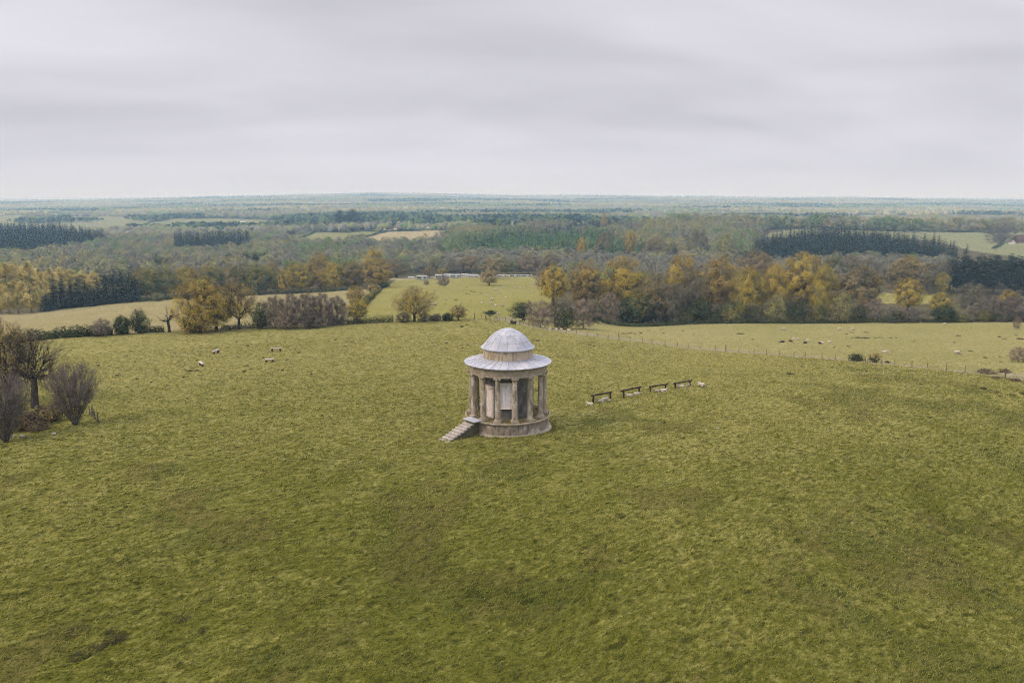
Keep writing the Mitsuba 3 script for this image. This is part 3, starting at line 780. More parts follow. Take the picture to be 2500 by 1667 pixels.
# ---------------------------------------------------------------- materials of built things
STONES = {                                           # base, light lichen, dark stain, moss; scale, streaks, patches, moss amount
    'stone_column': ((.36, .31, .24), (.52, .475, .41), (.16, .142, .118), (0, 0, 0), 1.0, .75, .8, 0),
    'stone_podium': ((.26, .22, .175), (.46, .42, .36), (.10, .088, .075), (0, 0, 0), .9, .7, .9, 0),
    'stone_band': ((.36, .312, .24), (.47, .43, .36), (.18, .158, .125), (0, 0, 0), 1.2, .45, .5, 0),
    'stone_drum': ((.43, .36, .265), (.54, .48, .40), (.20, .155, .11), (0, 0, 0), 1.1, .6, .8, 0),
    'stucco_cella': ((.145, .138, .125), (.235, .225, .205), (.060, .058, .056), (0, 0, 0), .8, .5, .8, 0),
    'stone_floor': ((.20, .165, .09), (.33, .28, .20), (.12, .105, .05), (.135, .115, .035), 1.0, .3, .5, 1),
    'stone_step': ((.40, .36, .325), (.49, .45, .42), (.22, .20, .175), (0, 0, 0), 1.4, .35, .6, 0),
    'stone_rough': ((.115, .105, .07), (.20, .18, .14), (.045, .045, .03), (.07, .075, .03), 2.0, .6, .5, 1),
    'pale_paint': ((.74, .68, .68), (.80, .76, .755), (.55, .50, .48), (0, 0, 0), 1.0, .35, .4, 0),
    'pale_trim': ((.80, .72, .65), (.84, .79, .74), (.60, .52, .44), (0, 0, 0), 1.5, .4, .5, 0),
    'dark_log': ((.062, .043, .036), (.12, .09, .075), (.028, .02, .018), (0, 0, 0), 3.0, .5, .5, 0),
    'pale_board': ((.50, .46, .42), (.62, .58, .55), (.26, .22, .19), (0, 0, 0), 3.0, .6, .5, 0),
    'fence_wood': ((.13, .115, .09), (.22, .20, .17), (.06, .05, .04), (0, 0, 0), 3.0, .5, .5, 0),
    'white_wall': ((.62, .60, .56), (.70, .68, .65), (.42, .40, .37), (0, 0, 0), .6, .3, .4, 0),
    'brick_wall': ((.20, .115, .08), (.26, .17, .125), (.12, .075, .055), (0, 0, 0), 1.0, .3, .5, 0),
    'tile_roof': ((.125, .075, .062), (.17, .11, .09), (.07, .05, .045), (0, 0, 0), 1.0, .4, .5, 0),
    'slate_roof': ((.20, .20, .21), (.28, .28, .29), (.13, .13, .14), (0, 0, 0), 1.0, .4, .5, 0),
    'coated_panel': ((.46, .48, .50), (.54, .55, .57), (.36, .37, .38), (0, 0, 0), 1.0, .2, .4, 0),
    'green_panel': ((.30, .34, .30), (.36, .39, .34), (.24, .27, .23), (0, 0, 0), 1.0, .2, .4, 0),
    'pale_rock': ((.42, .40, .35), (.55, .53, .49), (.20, .19, .15), (.13, .12, .05), 4.0, .4, .7, .4),
}
ST_TABLE = np.array([[*b, *l, *d, *m, s, k, q, mo] for b, l, d, m, s, k, q, mo in STONES.values()])


def stone_colour(p, n, uv):
    """Weathered stone, stucco, paint or timber: grain, patches with ragged edges, rain streaks, moss."""
    w = row(ST_TABLE, uv.x)
    base, light, dark, moss = (mi.Color3f(*w[i:i + 3]) for i in (0, 3, 6, 9))
    scale, streak, patch, mossy = w[12:16]
    a = mikit.fbm(p.x * 1.3 * scale, p.y * 1.3 * scale, p.z * 1.1 * scale, 4)
    b = mikit.fbm(p.x * 5 * scale + 9, p.y * 5 * scale, p.z * .7 * scale, 3)
    e = mikit.fbm(p.x * 3.1 + 40, p.y * 3.1, p.z * 3.1, 3)
    c = mikit.mix(base, light, mikit.smoothstep(.52, .66, a) * patch)
    c = mikit.mix(c, dark, mikit.smoothstep(.50, .68, b) * streak)
    c = mikit.mix(c, dark, mikit.smoothstep(.60, .74, e) * .55)
    c = mikit.mix(c, moss, mikit.smoothstep(.42, .62, a * .5 + e * .5) * .85 * mossy)
    return c * (.86 + .28 * mikit.noise(p.x * 31, p.y * 31, p.z * 31))


def grit(p, n, uv):
    return mikit.fbm(p.x * 9, p.y * 9, p.z * 9, 3)


def mat(key, d):
    scene[key] = d
    return key


mat('masonry_bsdf', {'type': 'bumpmap', 'arbitrary': mikit.proc(grit, .01), 'scale': .014, 'b': {'type': 'twosided', 'b': {'type': 'diffuse', 'reflectance': mikit.proc(stone_colour)}}})
for k_, n_ in enumerate(STONES):
    MATERIAL_ROW[n_] = ('masonry_bsdf', k_)
M_COLUMN, M_PODIUM, M_BAND, M_DRUM, M_CELLA, M_FLOOR, M_STEP, M_STEPSIDE, M_PAINT, M_TRIM, M_WOOD, M_GREYWOOD, M_POST = list(STONES)[:13]

LEADS = {                                            # sheet, tarnish, white bloom
    'lead_sheet': ((.315, .332, .385), (.275, .287, .325), (.40, .405, .445)),
    'lead_sheet_pale': ((.355, .365, .41), (.31, .318, .35), (.44, .44, .475)),
    'lead_seam': ((.25, .265, .305), (.19, .20, .23), (.31, .32, .355)),
}
LD_TABLE = np.array([[*a, *b, *c] for a, b, c in LEADS.values()])


def lead_colour(p, n, uv):
    w = row(LD_TABLE, uv.x)
    a = mikit.fbm(p.x * 1.1 + 3, p.y * 1.1, p.z * 1.1, 4)
    b = mikit.fbm(p.x * 4 + 21, p.y * 4, p.z * 2.0, 4)
    c = mikit.mix(mi.Color3f(*w[0:3]), mi.Color3f(*w[6:9]), mikit.smoothstep(.46, .62, a) * .8)
    c = mikit.mix(c, mi.Color3f(*w[3:6]), mikit.smoothstep(.54, .70, b) * .75)
    return c * (.92 + .16 * mikit.noise(p.x * 19, p.y * 19, p.z * 19))


mat('lead_bsdf', {'type': 'twosided', 'b': {'type': 'principled', 'base_color': mikit.proc(lead_colour), 'roughness': .55, 'specular': .45}})
for k_, n_ in enumerate(LEADS):
    MATERIAL_ROW[n_] = ('lead_bsdf', k_)
M_LEAD, M_LEADPALE, M_LEADDARK = list(LEADS)


def board_colour(p, n, uv):
    """Old boarding: bluish bleached stains with ragged edges running down over pinkish grey paint."""
    s = mikit.fbm(p.x * 3.2 + p.y * 1.3, p.y * 1.7 + 8, p.z * .55, 4)
    c = mikit.mix((.74, .70, .71), (.72, .76, .86), mikit.smoothstep(.42, .58, s))
    c = mikit.mix(c, (.46, .43, .42), mikit.smoothstep(.60, .72, mikit.fbm(p.x * 7, p.y * 7, p.z * 1.2, 3)) * .35)
    return c


M_BOARD = mat('bleached_boarding', {'type': 'twosided', 'b': {'type': 'diffuse', 'reflectance': mikit.proc(board_colour)}})

# ---------------------------------------------------------------- the round temple
temple = tag('round_temple', 'small round stone temple with a ring of columns and grey lead dome on the hill', 'temple')
ZF, ZC, ZE, ZR, ZD = 1.40, 6.13, 7.06, 7.55, 8.61      # floor, architrave, eaves, foot and head of the drum
put(temple, 'podium', lathe([(3.4, -.9), (4.44, -.9), (4.44, ZF - .12), (3.4, ZF - .12)], 112), M_PODIUM, smooth=30)
put(temple, 'plinth_course', lathe([(4.0, -1.2), (4.76, -1.2), (4.76, -.06), (4.68, .06), (4.5, .13), (4.442, .13), (4.442, -.8), (4.0, -.8)], 112), M_BAND, smooth=30)
put(temple, 'floor', lathe([(0, ZF - .115), (4.56, ZF - .115), (4.60, ZF - .06), (4.58, ZF), (0, ZF + .02)], 112), M_FLOOR, smooth=30)
put(temple, 'floor_edge', lathe([(4.50, ZF - .16), (4.60, ZF - .16), (4.66, ZF - .10), (4.66, ZF + .012), (4.50, ZF + .022)], 112), M_BAND, smooth=30)

shaft = [(0, .30), (.30, .30), (.312, .36), (.296, .44), (.298, 1.4), (.290, 2.4), (.270, 3.3), (.248, 4.05), (.246, 4.12), (.275, 4.14), (.275, 4.19), (.246, 4.21), (.246, 4.32), (0, 4.32)]
m_shaft = lathe(shaft, 28)
m_base = lathe([(0, .14), (.36, .14), (.395, .18), (.395, .25), (.36, .29), (.318, .30), (0, .30)], 28)
m_plinth = box(-.42, .42, -.42, .42, 0, .14, .015)
m_base = trimesh.util.concatenate([m_base, m_plinth])
m_cap = trimesh.util.concatenate([lathe([(0, 4.32), (.255, 4.32), (.30, 4.37), (.345, 4.45), (.36, 4.50), (0, 4.50)], 28), box(-.38, .38, -.38, .38, 4.50, 4.65, .012)])
d_shaft, d_base, d_cap = solid(m_shaft, M_COLUMN, 35), solid(m_base, M_BAND, 35), solid(m_cap, M_COLUMN, 35)
for k in range(14):
    az = 10.6 + 360 / 14 * k
    m = T().rotate([0, 0, 1], az).translate([0, -3.93, ZF + .012]).scale([1, 1, (ZC - ZF - .012) / 4.65])
    c = put(temple, 'column', placed(d_shaft, m), None)
    put(c, 'base', placed(d_base, m), None)
    put(c, 'capital', placed(d_cap, m), None)

# the ring of beams over the columns
put(temple, 'architrave', lathe([(3.55, ZC), (4.18, ZC), (4.18, ZC + .30), (4.235, ZC + .31), (4.235, ZC + .37), (4.19, ZC + .38), (4.19, ZC + .76), (4.27, ZC + .80), (4.36, ZC + .87), (3.55, ZC + .87)], 112), M_BAND, smooth=30)
put(temple, 'ceiling', lathe([(2.60, ZC + .45), (3.552, ZC + .45), (3.552, ZC + .60), (2.60, ZC + .60)], 72), M_CELLA, smooth=30)
put(temple, 'cornice', lathe([(4.0, ZE - .048), (4.50, ZE - .048), (4.60, ZE + .01), (4.60, ZE + .075), (4.0, ZE + .075)], 112), M_BAND, smooth=30)

# the flat cone of lead over the colonnade: sheets between standing rolls
roof = put(temple, 'roof', lathe([(2.6, ZR - .12), (4.60, ZE + .078), (4.66, ZE + .078), (4.665, ZE + .105), (2.6, ZR - .055)], 128), M_LEADDARK, smooth=25)
NS = 32
for k in range(NS):
    a0, a1 = 360 / NS * k + .55, 360 / NS * (k + 1) - .55
    z = lambda r: ZE + .125 + (ZR - .02 - ZE - .125) * (4.70 - r) / (4.70 - 2.68)  # noqa: E731
    e = .012 * ((k * 7) % 5 - 2) / 2
    put(roof, 'sheet', lathe([(2.68, z(2.68) - .03), (4.70, z(4.70) - .055), (4.715 + e, z(4.70) - .02), (4.70, z(4.70)), (3.7, z(3.7) + .006 + e * .5), (2.68, z(2.68))], 4, a0, a1), M_LEADPALE if k % 3 else M_LEAD, smooth=25)
    am = math.radians(360 / NS * k)
    pr = [(4.725, z(4.725) + .004), (3.7, z(3.7) + .022), (2.70, z(2.70) + .018)]
    put(roof, 'roll', tube([(r * math.sin(am), -r * math.cos(am), zz) for r, zz in pr], .042, 7), M_LEADPALE, smooth=True)
put(temple, 'flashing', lathe([(2.62, ZR - .06), (2.80, ZR - .06), (2.73, ZR + .035), (2.69, ZR + .10), (2.62, ZR + .10)], 96), M_LEADDARK, smooth=30)

# the drum: two courses of blocks under a lead-capped rim
drum = put(temple, 'drum', lathe([(2.3, ZR - .3), (2.645, ZR - .3), (2.645, ZD + .02), (2.3, ZD + .02)], 96), M_DRUM, smooth=30)
rng = np.random.default_rng(11)
for course in range(2):
    z0, z1 = ZR + .10 + course * .475, ZR + .10 + (course + 1) * .475 - .008
    for k in range(18):
        a0 = 20 * k + (10 if course else 0)
        o = rng.uniform(-.006, .006)
        put(drum, 'block', lathe([(2.60, z0), (2.662 + o, z0 + .006), (2.662 + o, z1 - .006), (2.60, z1)], 4, a0 + .10, a0 + 19.90), M_DRUM, smooth=25)
put(temple, 'drum_rim', lathe([(2.3, ZD - .02), (2.70, ZD - .02), (2.74, ZD + .03), (2.78, ZD + .045), (2.78, ZD + .075), (2.3, ZD + .075)], 96), M_LEADDARK, smooth=30)

# the dome: rows of lead sheets with seams between
R0, Z0 = 2.86, ZD + .10
PRO = np.array([(1.0, 0.0), (.985, .028), (.93, .062), (.875, .125), (.815, .205), (.757, .285), (.69, .362), (.615, .437), (.53, .508), (.41, .58), (.27, .652), (.14, .692), (0, .703)])
dr_, dz_ = PRO[:, 0] * R0, PRO[:, 1] * R0 + Z0
dome = put(temple, 'dome', lathe(list(zip(dr_ - .018, dz_ - .018)) + [(0, Z0 - .06), (2.2, Z0 - .06)], 96), M_LEADDARK, smooth=30)
zat = lambda r: float(np.interp(r, dr_[::-1], dz_[::-1]))  # noqa: E731
rows = [(2.835, 2.28, 16, 0), (2.26, 1.62, 16, 0), (1.60, .92, 16, 11.25), (.90, .30, 8, 11.25)]
for ri, (ra, rb, n, off) in enumerate(rows):
    for k in range(n):
        gap = math.degrees(.011 / ra)
        a0, a1 = off + 360 / n * k + gap, off + 360 / n * (k + 1) - gap
        e = rng.uniform(0, .008)
        rr = np.linspace(ra, rb, 6)
        top = [(r, zat(r) + .008 + e) for r in rr]
        put(dome, 'panel', lathe([(ra, zat(ra) - .03)] + top + [(rb, zat(rb) - .03)], 5, a0, a1), M_LEAD if (k * 5 + ri * 3) % 4 else M_LEADPALE, smooth=25)
        if ri < 3:
            am = math.radians(off + 360 / n * k)
            put(dome, 'roll', tube([(r * math.sin(am), -r * math.cos(am), zat(r) + .004) for r in rr], .022, 6), M_LEADDARK, smooth=True)
put(dome, 'cap', lathe([(.29, zat(.29) - .03), (.285, zat(.285) + .012), (.14, zat(.14) + .016), (0, zat(0) + .018), (0, zat(0) - .05)], 24), M_LEAD, smooth=30)
put(dome, 'rim', lathe([(2.60, Z0 - .055), (2.86, Z0 - .055), (2.90, Z0 - .03), (2.90, Z0 + .025), (2.84, Z0 + .045), (2.60, Z0 + .03)], 96), M_LEADPALE, smooth=30)

# the round chamber inside, its door and boarded windows
put(temple, 'chamber_wall', lathe([(2.35, ZF - .05), (2.62, ZF - .05), (2.62, ZR - .15), (2.35, ZR - .15)], 96), M_CELLA, smooth=30)
put(temple, 'chamber_skirting', lathe([(2.55, ZF + .01), (2.70, ZF + .01), (2.70, ZF + .17), (2.665, ZF + .20), (2.55, ZF + .20)], 96), M_CELLA, smooth=30)


def opening(az, w, z0, z1, door, name):
    m = T().rotate([0, 0, 1], az)
    at = lambda mesh: mesh.apply_transform(trimesh.transformations.rotation_matrix(math.radians(az), [0, 0, 1]))  # noqa: E731
    y = -2.66
    key = put(temple, name, at(box(-w / 2 + .02, w / 2 - .02, y - .02, y + .25, z0, z1 - .02)), M_CELLA)
    for s in (-1, 1):
        put(key, 'jamb', at(box(s * w / 2 - .085, s * w / 2 + .085, y - .13, y + .28, z0, z1, .012)), M_TRIM)
    put(key, 'lintel', at(box(-w / 2 - .087, w / 2 + .087, y - .132, y + .28, z1 + .002, z1 + .17, .012)), M_TRIM)
    if door:
        put(key, 'hood', at(box(-w / 2 - .15, w / 2 + .15, y - .26, y + .28, z1 + .172, z1 + .46, .03)), M_TRIM)
        for k in range(5):
            x0 = -w / 2 + .088 + k * (w - .176) / 5
            put(key, 'plank', at(box(x0 + .006, x0 + (w - .176) / 5 - .006, y - .055 - .004 * (k % 2), y + .02, z0 + .03, z1 - .35, .006)), M_PAINT)
        put(key, 'head_panel', at(box(-w / 2 + .09, w / 2 - .09, y - .07, y + .02, z1 - .34, z1 - .012, .01)), M_PAINT)
    else:
        put(key, 'sill', at(box(-w / 2 - .12, w / 2 + .12, y - .18, y + .28, z0 - .10, z0 - .002, .012)), M_TRIM)
        for k in range(2):
            x0 = -w / 2 + .088 + k * (w - .176) / 2
            put(key, 'board', at(box(x0 + .005, x0 + (w - .176) / 2 - .005, y - .06 - .004 * k, y + .02, z0 + .01, z1 - .012, .006)), M_BOARD)
    return key


opening(-45.5, 1.0, ZF + .03, ZF + 3.05, True, 'door')
opening(-4.0, 1.08, ZF + 1.22, ZF + 3.78, False, 'window')
opening(135, 1.08, ZF + 1.12, ZF + 3.62, False, 'window')
opening(-135, 1.08, ZF + 1.12, ZF + 3.62, False, 'window')

# the flight of steps on the left, with a grey lead-covered landing
AZS, SW = -50.0, 1.46
rot = trimesh.transformations.rotation_matrix(math.radians(AZS), [0, 0, 1])
NST, RUN = 10, .425
stair = tag('entrance_stair', 'straight flight of pale stone steps leading up to the temple door', 'steps')
y0 = -4.62
landing_y = y0 - .62
for k in range(NST):
    ya = landing_y - k * RUN
    zt = ZF - .10 - (k + .35) * (ZF + .38) / NST
    r_ = np.random.default_rng(400 + k)
    s = box(-SW / 2 + r_.uniform(-.03, .02), SW / 2 + r_.uniform(-.02, .04), ya - RUN - .045, ya + .06, zt - .17, zt, .022)
    s.vertices += r_.normal(0, .006, s.vertices.shape)
    put(stair, 'step', s.apply_transform(rot), M_STEP)
prof = [(y0 + .1, -1.1), (y0 + .1, ZF - .16), (landing_y, ZF - .16)]
for k in range(NST):
    ya, zt = landing_y - k * RUN, ZF - .10 - (k + .35) * (ZF + .38) / NST - .175
    prof += [(ya, zt), (ya - RUN, zt)]
prof.append((landing_y - NST * RUN, -1.1))
body = trimesh.creation.extrude_polygon(shapely.Polygon(prof).buffer(0), SW - .10)
body.apply_transform(np.array([[0, 0, 1, -(SW - .10) / 2], [1, 0, 0, 0], [0, 1, 0, 0], [0, 0, 0, 1.0]]))
put(stair, 'flank', body.apply_transform(rot), M_STEPSIDE)
slab = box(-1.02, 1.02, landing_y - .16, y0 + .30, ZF + .05, ZF + .15, .015)
put(stair, 'landing_bearer', box(-.66, .66, landing_y - .02, y0 + .10, ZF - .17, ZF + .052).apply_transform(rot), M_STEPSIDE)
ld = put(stair, 'landing_slab', slab.apply_transform(rot), M_LEADPALE)
# ---------------------------------------------------------------- single trees and the trees at the woods' edges
# (prototype, column, row of the foot or distance ahead when > 0 is written as 'd', row of the top, width in columns, label)
def stand(proto, px, where, top, wide, label=None, name='tree', cat='tree', group=None, rot=None):
    p = ahead(px, where[1]) if isinstance(where, tuple) else hit(px, where)
    s = depth(p) / F
    return plant(proto, name, p, max(height_to(p, top), .3), wide * s * (1.1 if cat == 'tree' else 1.0), label, cat, group, rot=rot)


D = lambda v: ('d', v)  # noqa: E731
TREES = [
    # close by on the left
    ('old_0', 22, 985, 776, 150, 'old oak with gnarled dark limbs and amber buds at the left edge', 40),
    ('old_1', 84, 995, 800, 150, 'old bare oak with a thick leaning trunk behind the two fans of rods', 200),
    ('fan_0', 185, 1038, 884, 118, 'bare egg-shaped tree of close upright rods beside the broken fence', 10),
    ('fan_1', 14, 1078, 908, 132, 'bare fan-shaped tree of dark rods, nearest of all the trees', 80),
    # along the left hedge
    ('bare_0', 250, 822, 776, 44, 'small pale bare tree rising from the left hedge', None),
    ('dead', 413, 811, 742, 52, 'dead leafless tree with a twisted snapped trunk', 60),
    ('bank_0', 492, 811, 679, 122, 'wide golden oak with boughs sweeping to the ground, beside the dead tree', 30),
    ('oak_2', 528, 806, 683, 98, 'amber oak crowded against the right side of the wide golden oak', None),
    ('lone_0', 585, 803, 687, 92, 'grey-brown oak with forked bare limbs left of the grey thicket', 120),
    ('lone_0', 1012, 786, 697, 98, 'lone round-headed brown oak standing in the hedge on the field crest', 250),
    ('thorn', 1120, 782, 743, 42, 'small rust-coloured hawthorn at the right end of the crest hedge', None),
    ('oak_4', 871, 784, 727, 58, 'olive ivy-clad tree at the foot of the small field hedge', None),
    ('oak_5', 868, 745, 694, 42, 'small pinkish brown tree behind the olive ivy-clad tree', None),
    ('oak_5', 912, 716, 691, 32, 'smaller brown tree on the field hedge, farther up it', None),
    # out in the middle pasture
    ('oak_6', 1194, 697, 660, 46, 'small round tan tree standing alone in the middle pasture', None),
    ('oak_6', 1200, 680, 629, 54, 'tall tan tree rising behind the small round tan tree and the caravans', None),
    ('bare_0', 1082, 702, 669, 30, 'small dark grey bare tree in the middle pasture before the caravans', None),
    ('bare_0', 1041, 697, 682, 13, 'thin sapling beside the dark grey bare tree in the middle pasture', None),
    ('oak_2', 1048, 680, 650, 30, 'round brown tree behind the left end of the caravan row', None),
    ('oak_4', 1078, 676, 652, 22, 'small pale green tree behind the second caravan', None),
    ('bare_1', 1322, 'd430', 646, 38, 'slim pinkish bare tree between the caravans and the golden oak', None),
    # the clump on the track
    ('bare_1', 1320, 801, 733, 72, 'pale bare round tree at the left of the clump where sheep lie', None),
    ('bare_1', 1424, 803, 729, 78, 'pinkish bare round tree at the right of the clump where sheep lie', None),
    ('dim_bush', 1374, 804, 733, 58, 'dark ivy-smothered evergreen tree in the middle of the clump where sheep lie', None),
    # the wood beyond the right-hand pasture, its front from left to right
    ('oak_0', 1352, 'd283', 647, 72, 'golden oak standing apart at the left end of the big right-hand wood', None),
    ('oak_5', 1430, 'd312', 633, 88, 'tall brown and gold tree next to the golden oak at the wood\'s left end', None),
    ('wood_0', 1520, 'd322', 624, 98, 'high golden dome of a tree left of the pale bare tree in the wood', None),
    ('wood_4', 1600, 'd300', 660, 90, 'bare grey tree with pale crooked limbs low in the front of the wood', None),
    ('wood_0', 1664, 'd335', 618, 82, 'topmost golden crown in the left half of the big right-hand wood', None),
    ('wood_5', 1684, 'd306', 646, 80, 'mauve-grey bare tree right of the bare tree with crooked limbs', None),
    ('wood_2', 1752, 'd320', 622, 96, 'amber tree with a flat broad head in the middle of the wood', None),
    ('wood_7', 1840, 'd390', 608, 92, 'pinkish brown bare dome rising behind the middle of the wood', None),
    ('wood_1', 1822, 'd302', 648, 76, 'bright gold tree before the pinkish brown bare dome', None),
    ('wood_0', 1888, 'd306', 640, 66, 'bright gold tree left of the largest golden dome', None),
    ('oak_0', 1957, 'd328', 614, 106, 'largest golden dome of the big right-hand wood', None),
    ('wood_1', 2008, 'd316', 647, 66, 'golden tree on the right shoulder of the largest golden dome', None),
    ('wood_3', 2094, 'd306', 648, 112, 'wide bare brown tree at the right end of the golden trees', None),
    ('oak_3', 1998, 'd294', 697, 48, 'low golden tree before the largest golden dome', None),
    ('wood_6', 1560, 'd298', 700, 60, 'olive ivy-hung tree low in the left part of the wood', None),
    ('wood_5', 1640, 'd296', 690, 62, 'dark grey bare tree beside the crooked-limbed bare tree', None),
    ('bare_1', 1486, 784, 713, 58, 'round reddish brown bare tree before the left part of the wood', None),
    ('bare_1', 2130, 'd290', 728, 50, 'pale brown bare bush-like tree at the foot of the wide bare brown tree', None),
    ('oak_0', 2215, 'd335', 678, 64, 'slender golden oak standing alone right of the big wood', None),
    ('oak_3', 2294, 'd325', 711, 52, 'small golden oak behind the round dark holly', None),
    ('wood_5', 2372, 'd322', 690, 72, 'round mauve bare tree above the white-blossomed bush', None),
    ('wood_2', 2460, 'd330', 706, 46, 'rusty brown tree behind the grey thicket at the right edge', None),
    ('wood_2', 2215, 'd455', 622, 70, 'tall russet dome standing before the dark pines', None),
    ('wood_3', 2190, 'd440', 640, 50, 'brown dome on the left flank of the tall russet dome', None),
    ('wood_4', 2262, 'd435', 640, 54, 'grey bare tree on the right flank of the tall russet dome', None),
    ('wood_5', 2295, 'd440', 632, 48, 'mauve bare tree touching the left end of the dark pines', None),
    ('oak_4', 2300, 'd425', 664, 32, 'narrow olive tree at the foot of the dark pines', None),
    ('wood_6', 2030, 'd470', 619, 50, 'rounded olive tree between the golden wood and the dark fir plantation', None),
    ('wood_4', 2075, 'd480', 620, 46, 'pale grey tree right of the rounded olive tree', None),
    ('wood_5', 2120, 'd470', 632, 60, 'low grey bare tree under the dark fir plantation', None),
    ('spruce_0', 2355, 'd640', 593, 36, 'single tall pointed fir above the dark pines', None),
    ('bare_1', 2487, 884, 846, 46, 'wide bare bush-like tree by the track at the right edge', None),
    ('bare_1', 2482, 804, 772, 18, 'tiny bare thorn in the right-hand pasture near its far edge', None),
    # the left wood, its front from left to right
    ('wood_6', 360, 'd425', 655, 62, 'olive-green tree joining the dark conifers to the left wood', None),
    ('wood_6', 405, 'd430', 652, 60, 'olive tree behind the dead tree in the left wood', None),
    ('wood_1', 455, 'd445', 648, 62, 'yellow-olive tree in the left wood above the wide golden oak', None),
    ('wood_6', 520, 'd440', 650, 64, 'dark olive tree behind the wide golden oak', None),
    ('wood_3', 575, 'd440', 648, 60, 'brownish tree of the left wood above the grey-brown forked oak', None),
    ('wood_6', 632, 'd440', 644, 62, 'dull green tree of the left wood left of the slim yellow tree', None),
    ('oak_3', 693, 'd432', 655, 28, 'slim bright yellow tree in the front of the left wood', None),
    ('wood_1', 735, 'd442', 640, 64, 'gold and olive tree right of the slim yellow tree', None),
    ('wood_2', 783, 'd470', 614, 62, 'tall russet crown standing highest over the left wood', None),
    ('wood_1', 818, 'd440', 640, 60, 'gold-tinted tree below the tall russet crown', None),
    ('wood_3', 866, 'd442', 640, 58, 'brown tree near the right end of the left wood', None),
    ('oak_1', 922, 'd440', 631, 76, 'large golden brown tree at the right end of the left wood', None),
    ('wood_0', 913, 'd520', 607, 58, 'golden crown behind the large golden brown tree', None),
    ('oak_2', 968, 'd600', 630, 66, 'broad tan tree right of the left wood beside the caravan field', None),
    # along the far side of the caravan field
    ('wood_5', 1110, 'd620', 634, 40, 'bare mauve tree behind the third caravan', None),
    ('wood_7', 1150, 'd625', 622, 44, 'pinkish bare tree left of the tall tan tree', None),
    ('wood_6', 1240, 'd620', 634, 40, 'olive tree right of the tall tan tree', None),
    ('wood_7', 1290, 'd625', 618, 52, 'pinkish brown dome behind the right end of the caravan row', None),
    ('wood_3', 1345, 'd640', 618, 46, 'brown dome farther right behind the caravans', None),
    ('larch_1', 1170, 'd640', 624, 22, 'pale green larch left of the tall tan tree', None),
]
for pr, px, where, top, wide, lab, rt in TREES:
    w_ = ('d', float(where[1:])) if isinstance(where, str) else where
    stand(pr, px, w_, top, wide, lab, rot=rt)

ORD = ['first', 'second', 'third', 'fourth', 'fifth', 'sixth', 'seventh', 'eighth', 'ninth', 'tenth', 'eleventh', 'twelfth', 'thirteenth']
# poplars and dark conifers far left
for k, (pr, px, top, w_, d) in enumerate([('poplar_0', 3, 645, 38, 384), ('poplar_1', 24, 640, 40, 386), ('poplar_2', 46, 643, 40, 388), ('poplar_0', 78, 640, 42, 388), ('poplar_1', 100, 652, 30, 396)]):
    stand(pr, px, D(d), top, w_, f'tall yellow poplar, {ORD[k]} from the left in the row at the left edge', name='poplar_tree', group='yellow poplars in a row at the left edge')
for k, (px, top, w_, d, pr) in enumerate([(116, 716, 30, 394, 'cypress_wide'), (133, 681, 28, 400, 'cypress'), (155, 678, 34, 402, 'cypress_wide'), (176, 688, 30, 402, 'cypress'), (192, 682, 32, 404, 'cypress_wide'), (212, 682, 30, 406, 'cypress'),
                                          (224, 690, 28, 404, 'cypress_wide'), (242, 675, 32, 408, 'cypress'), (262, 664, 34, 410, 'cypress_wide'), (282, 662, 34, 412, 'cypress'), (300, 660, 34, 414, 'cypress_wide'), (320, 658, 34, 414, 'cypress'), (334, 668, 26, 416, 'cypress')]):
    stand(pr, px, D(d), top, w_, f'blackish conifer, {ORD[k]} from the left in the dense row beside the poplars', name='conifer_tree', group='blackish conifers in a dense row')
for k, (px, top, w_, d) in enumerate([(128, 655, 34, 440), (150, 654, 34, 450), (175, 657, 34, 455), (205, 660, 36, 460), (232, 662, 30, 455)]):
    stand('poplar_2' if px % 2 else 'poplar_0', px, D(d), top, w_, f'yellow tree showing over the dark conifer row, {ORD[k]} from the left', group='yellow trees over the dark conifer row')
PINE_ORDER = [0, 2, 3, 5, 6, 8, 1, 4, 7, 9]
for k, (px, top, w_, d) in enumerate([(2318, 634, 44, 452), (2350, 626, 52, 458), (2388, 628, 52, 462), (2424, 624, 54, 458), (2462, 626, 52, 462), (2496, 624, 54, 458), (2335, 655, 40, 444), (2408, 652, 48, 446), (2478, 655, 46, 446), (2530, 630, 50, 458)]):
    stand(f'pine_{k % 2}', px, D(d), top, w_, f'dark flat-layered pine, {ORD[PINE_ORDER[k]]} from the left in the stand at the right edge', name='pine_tree', group='dark pines at the right edge')

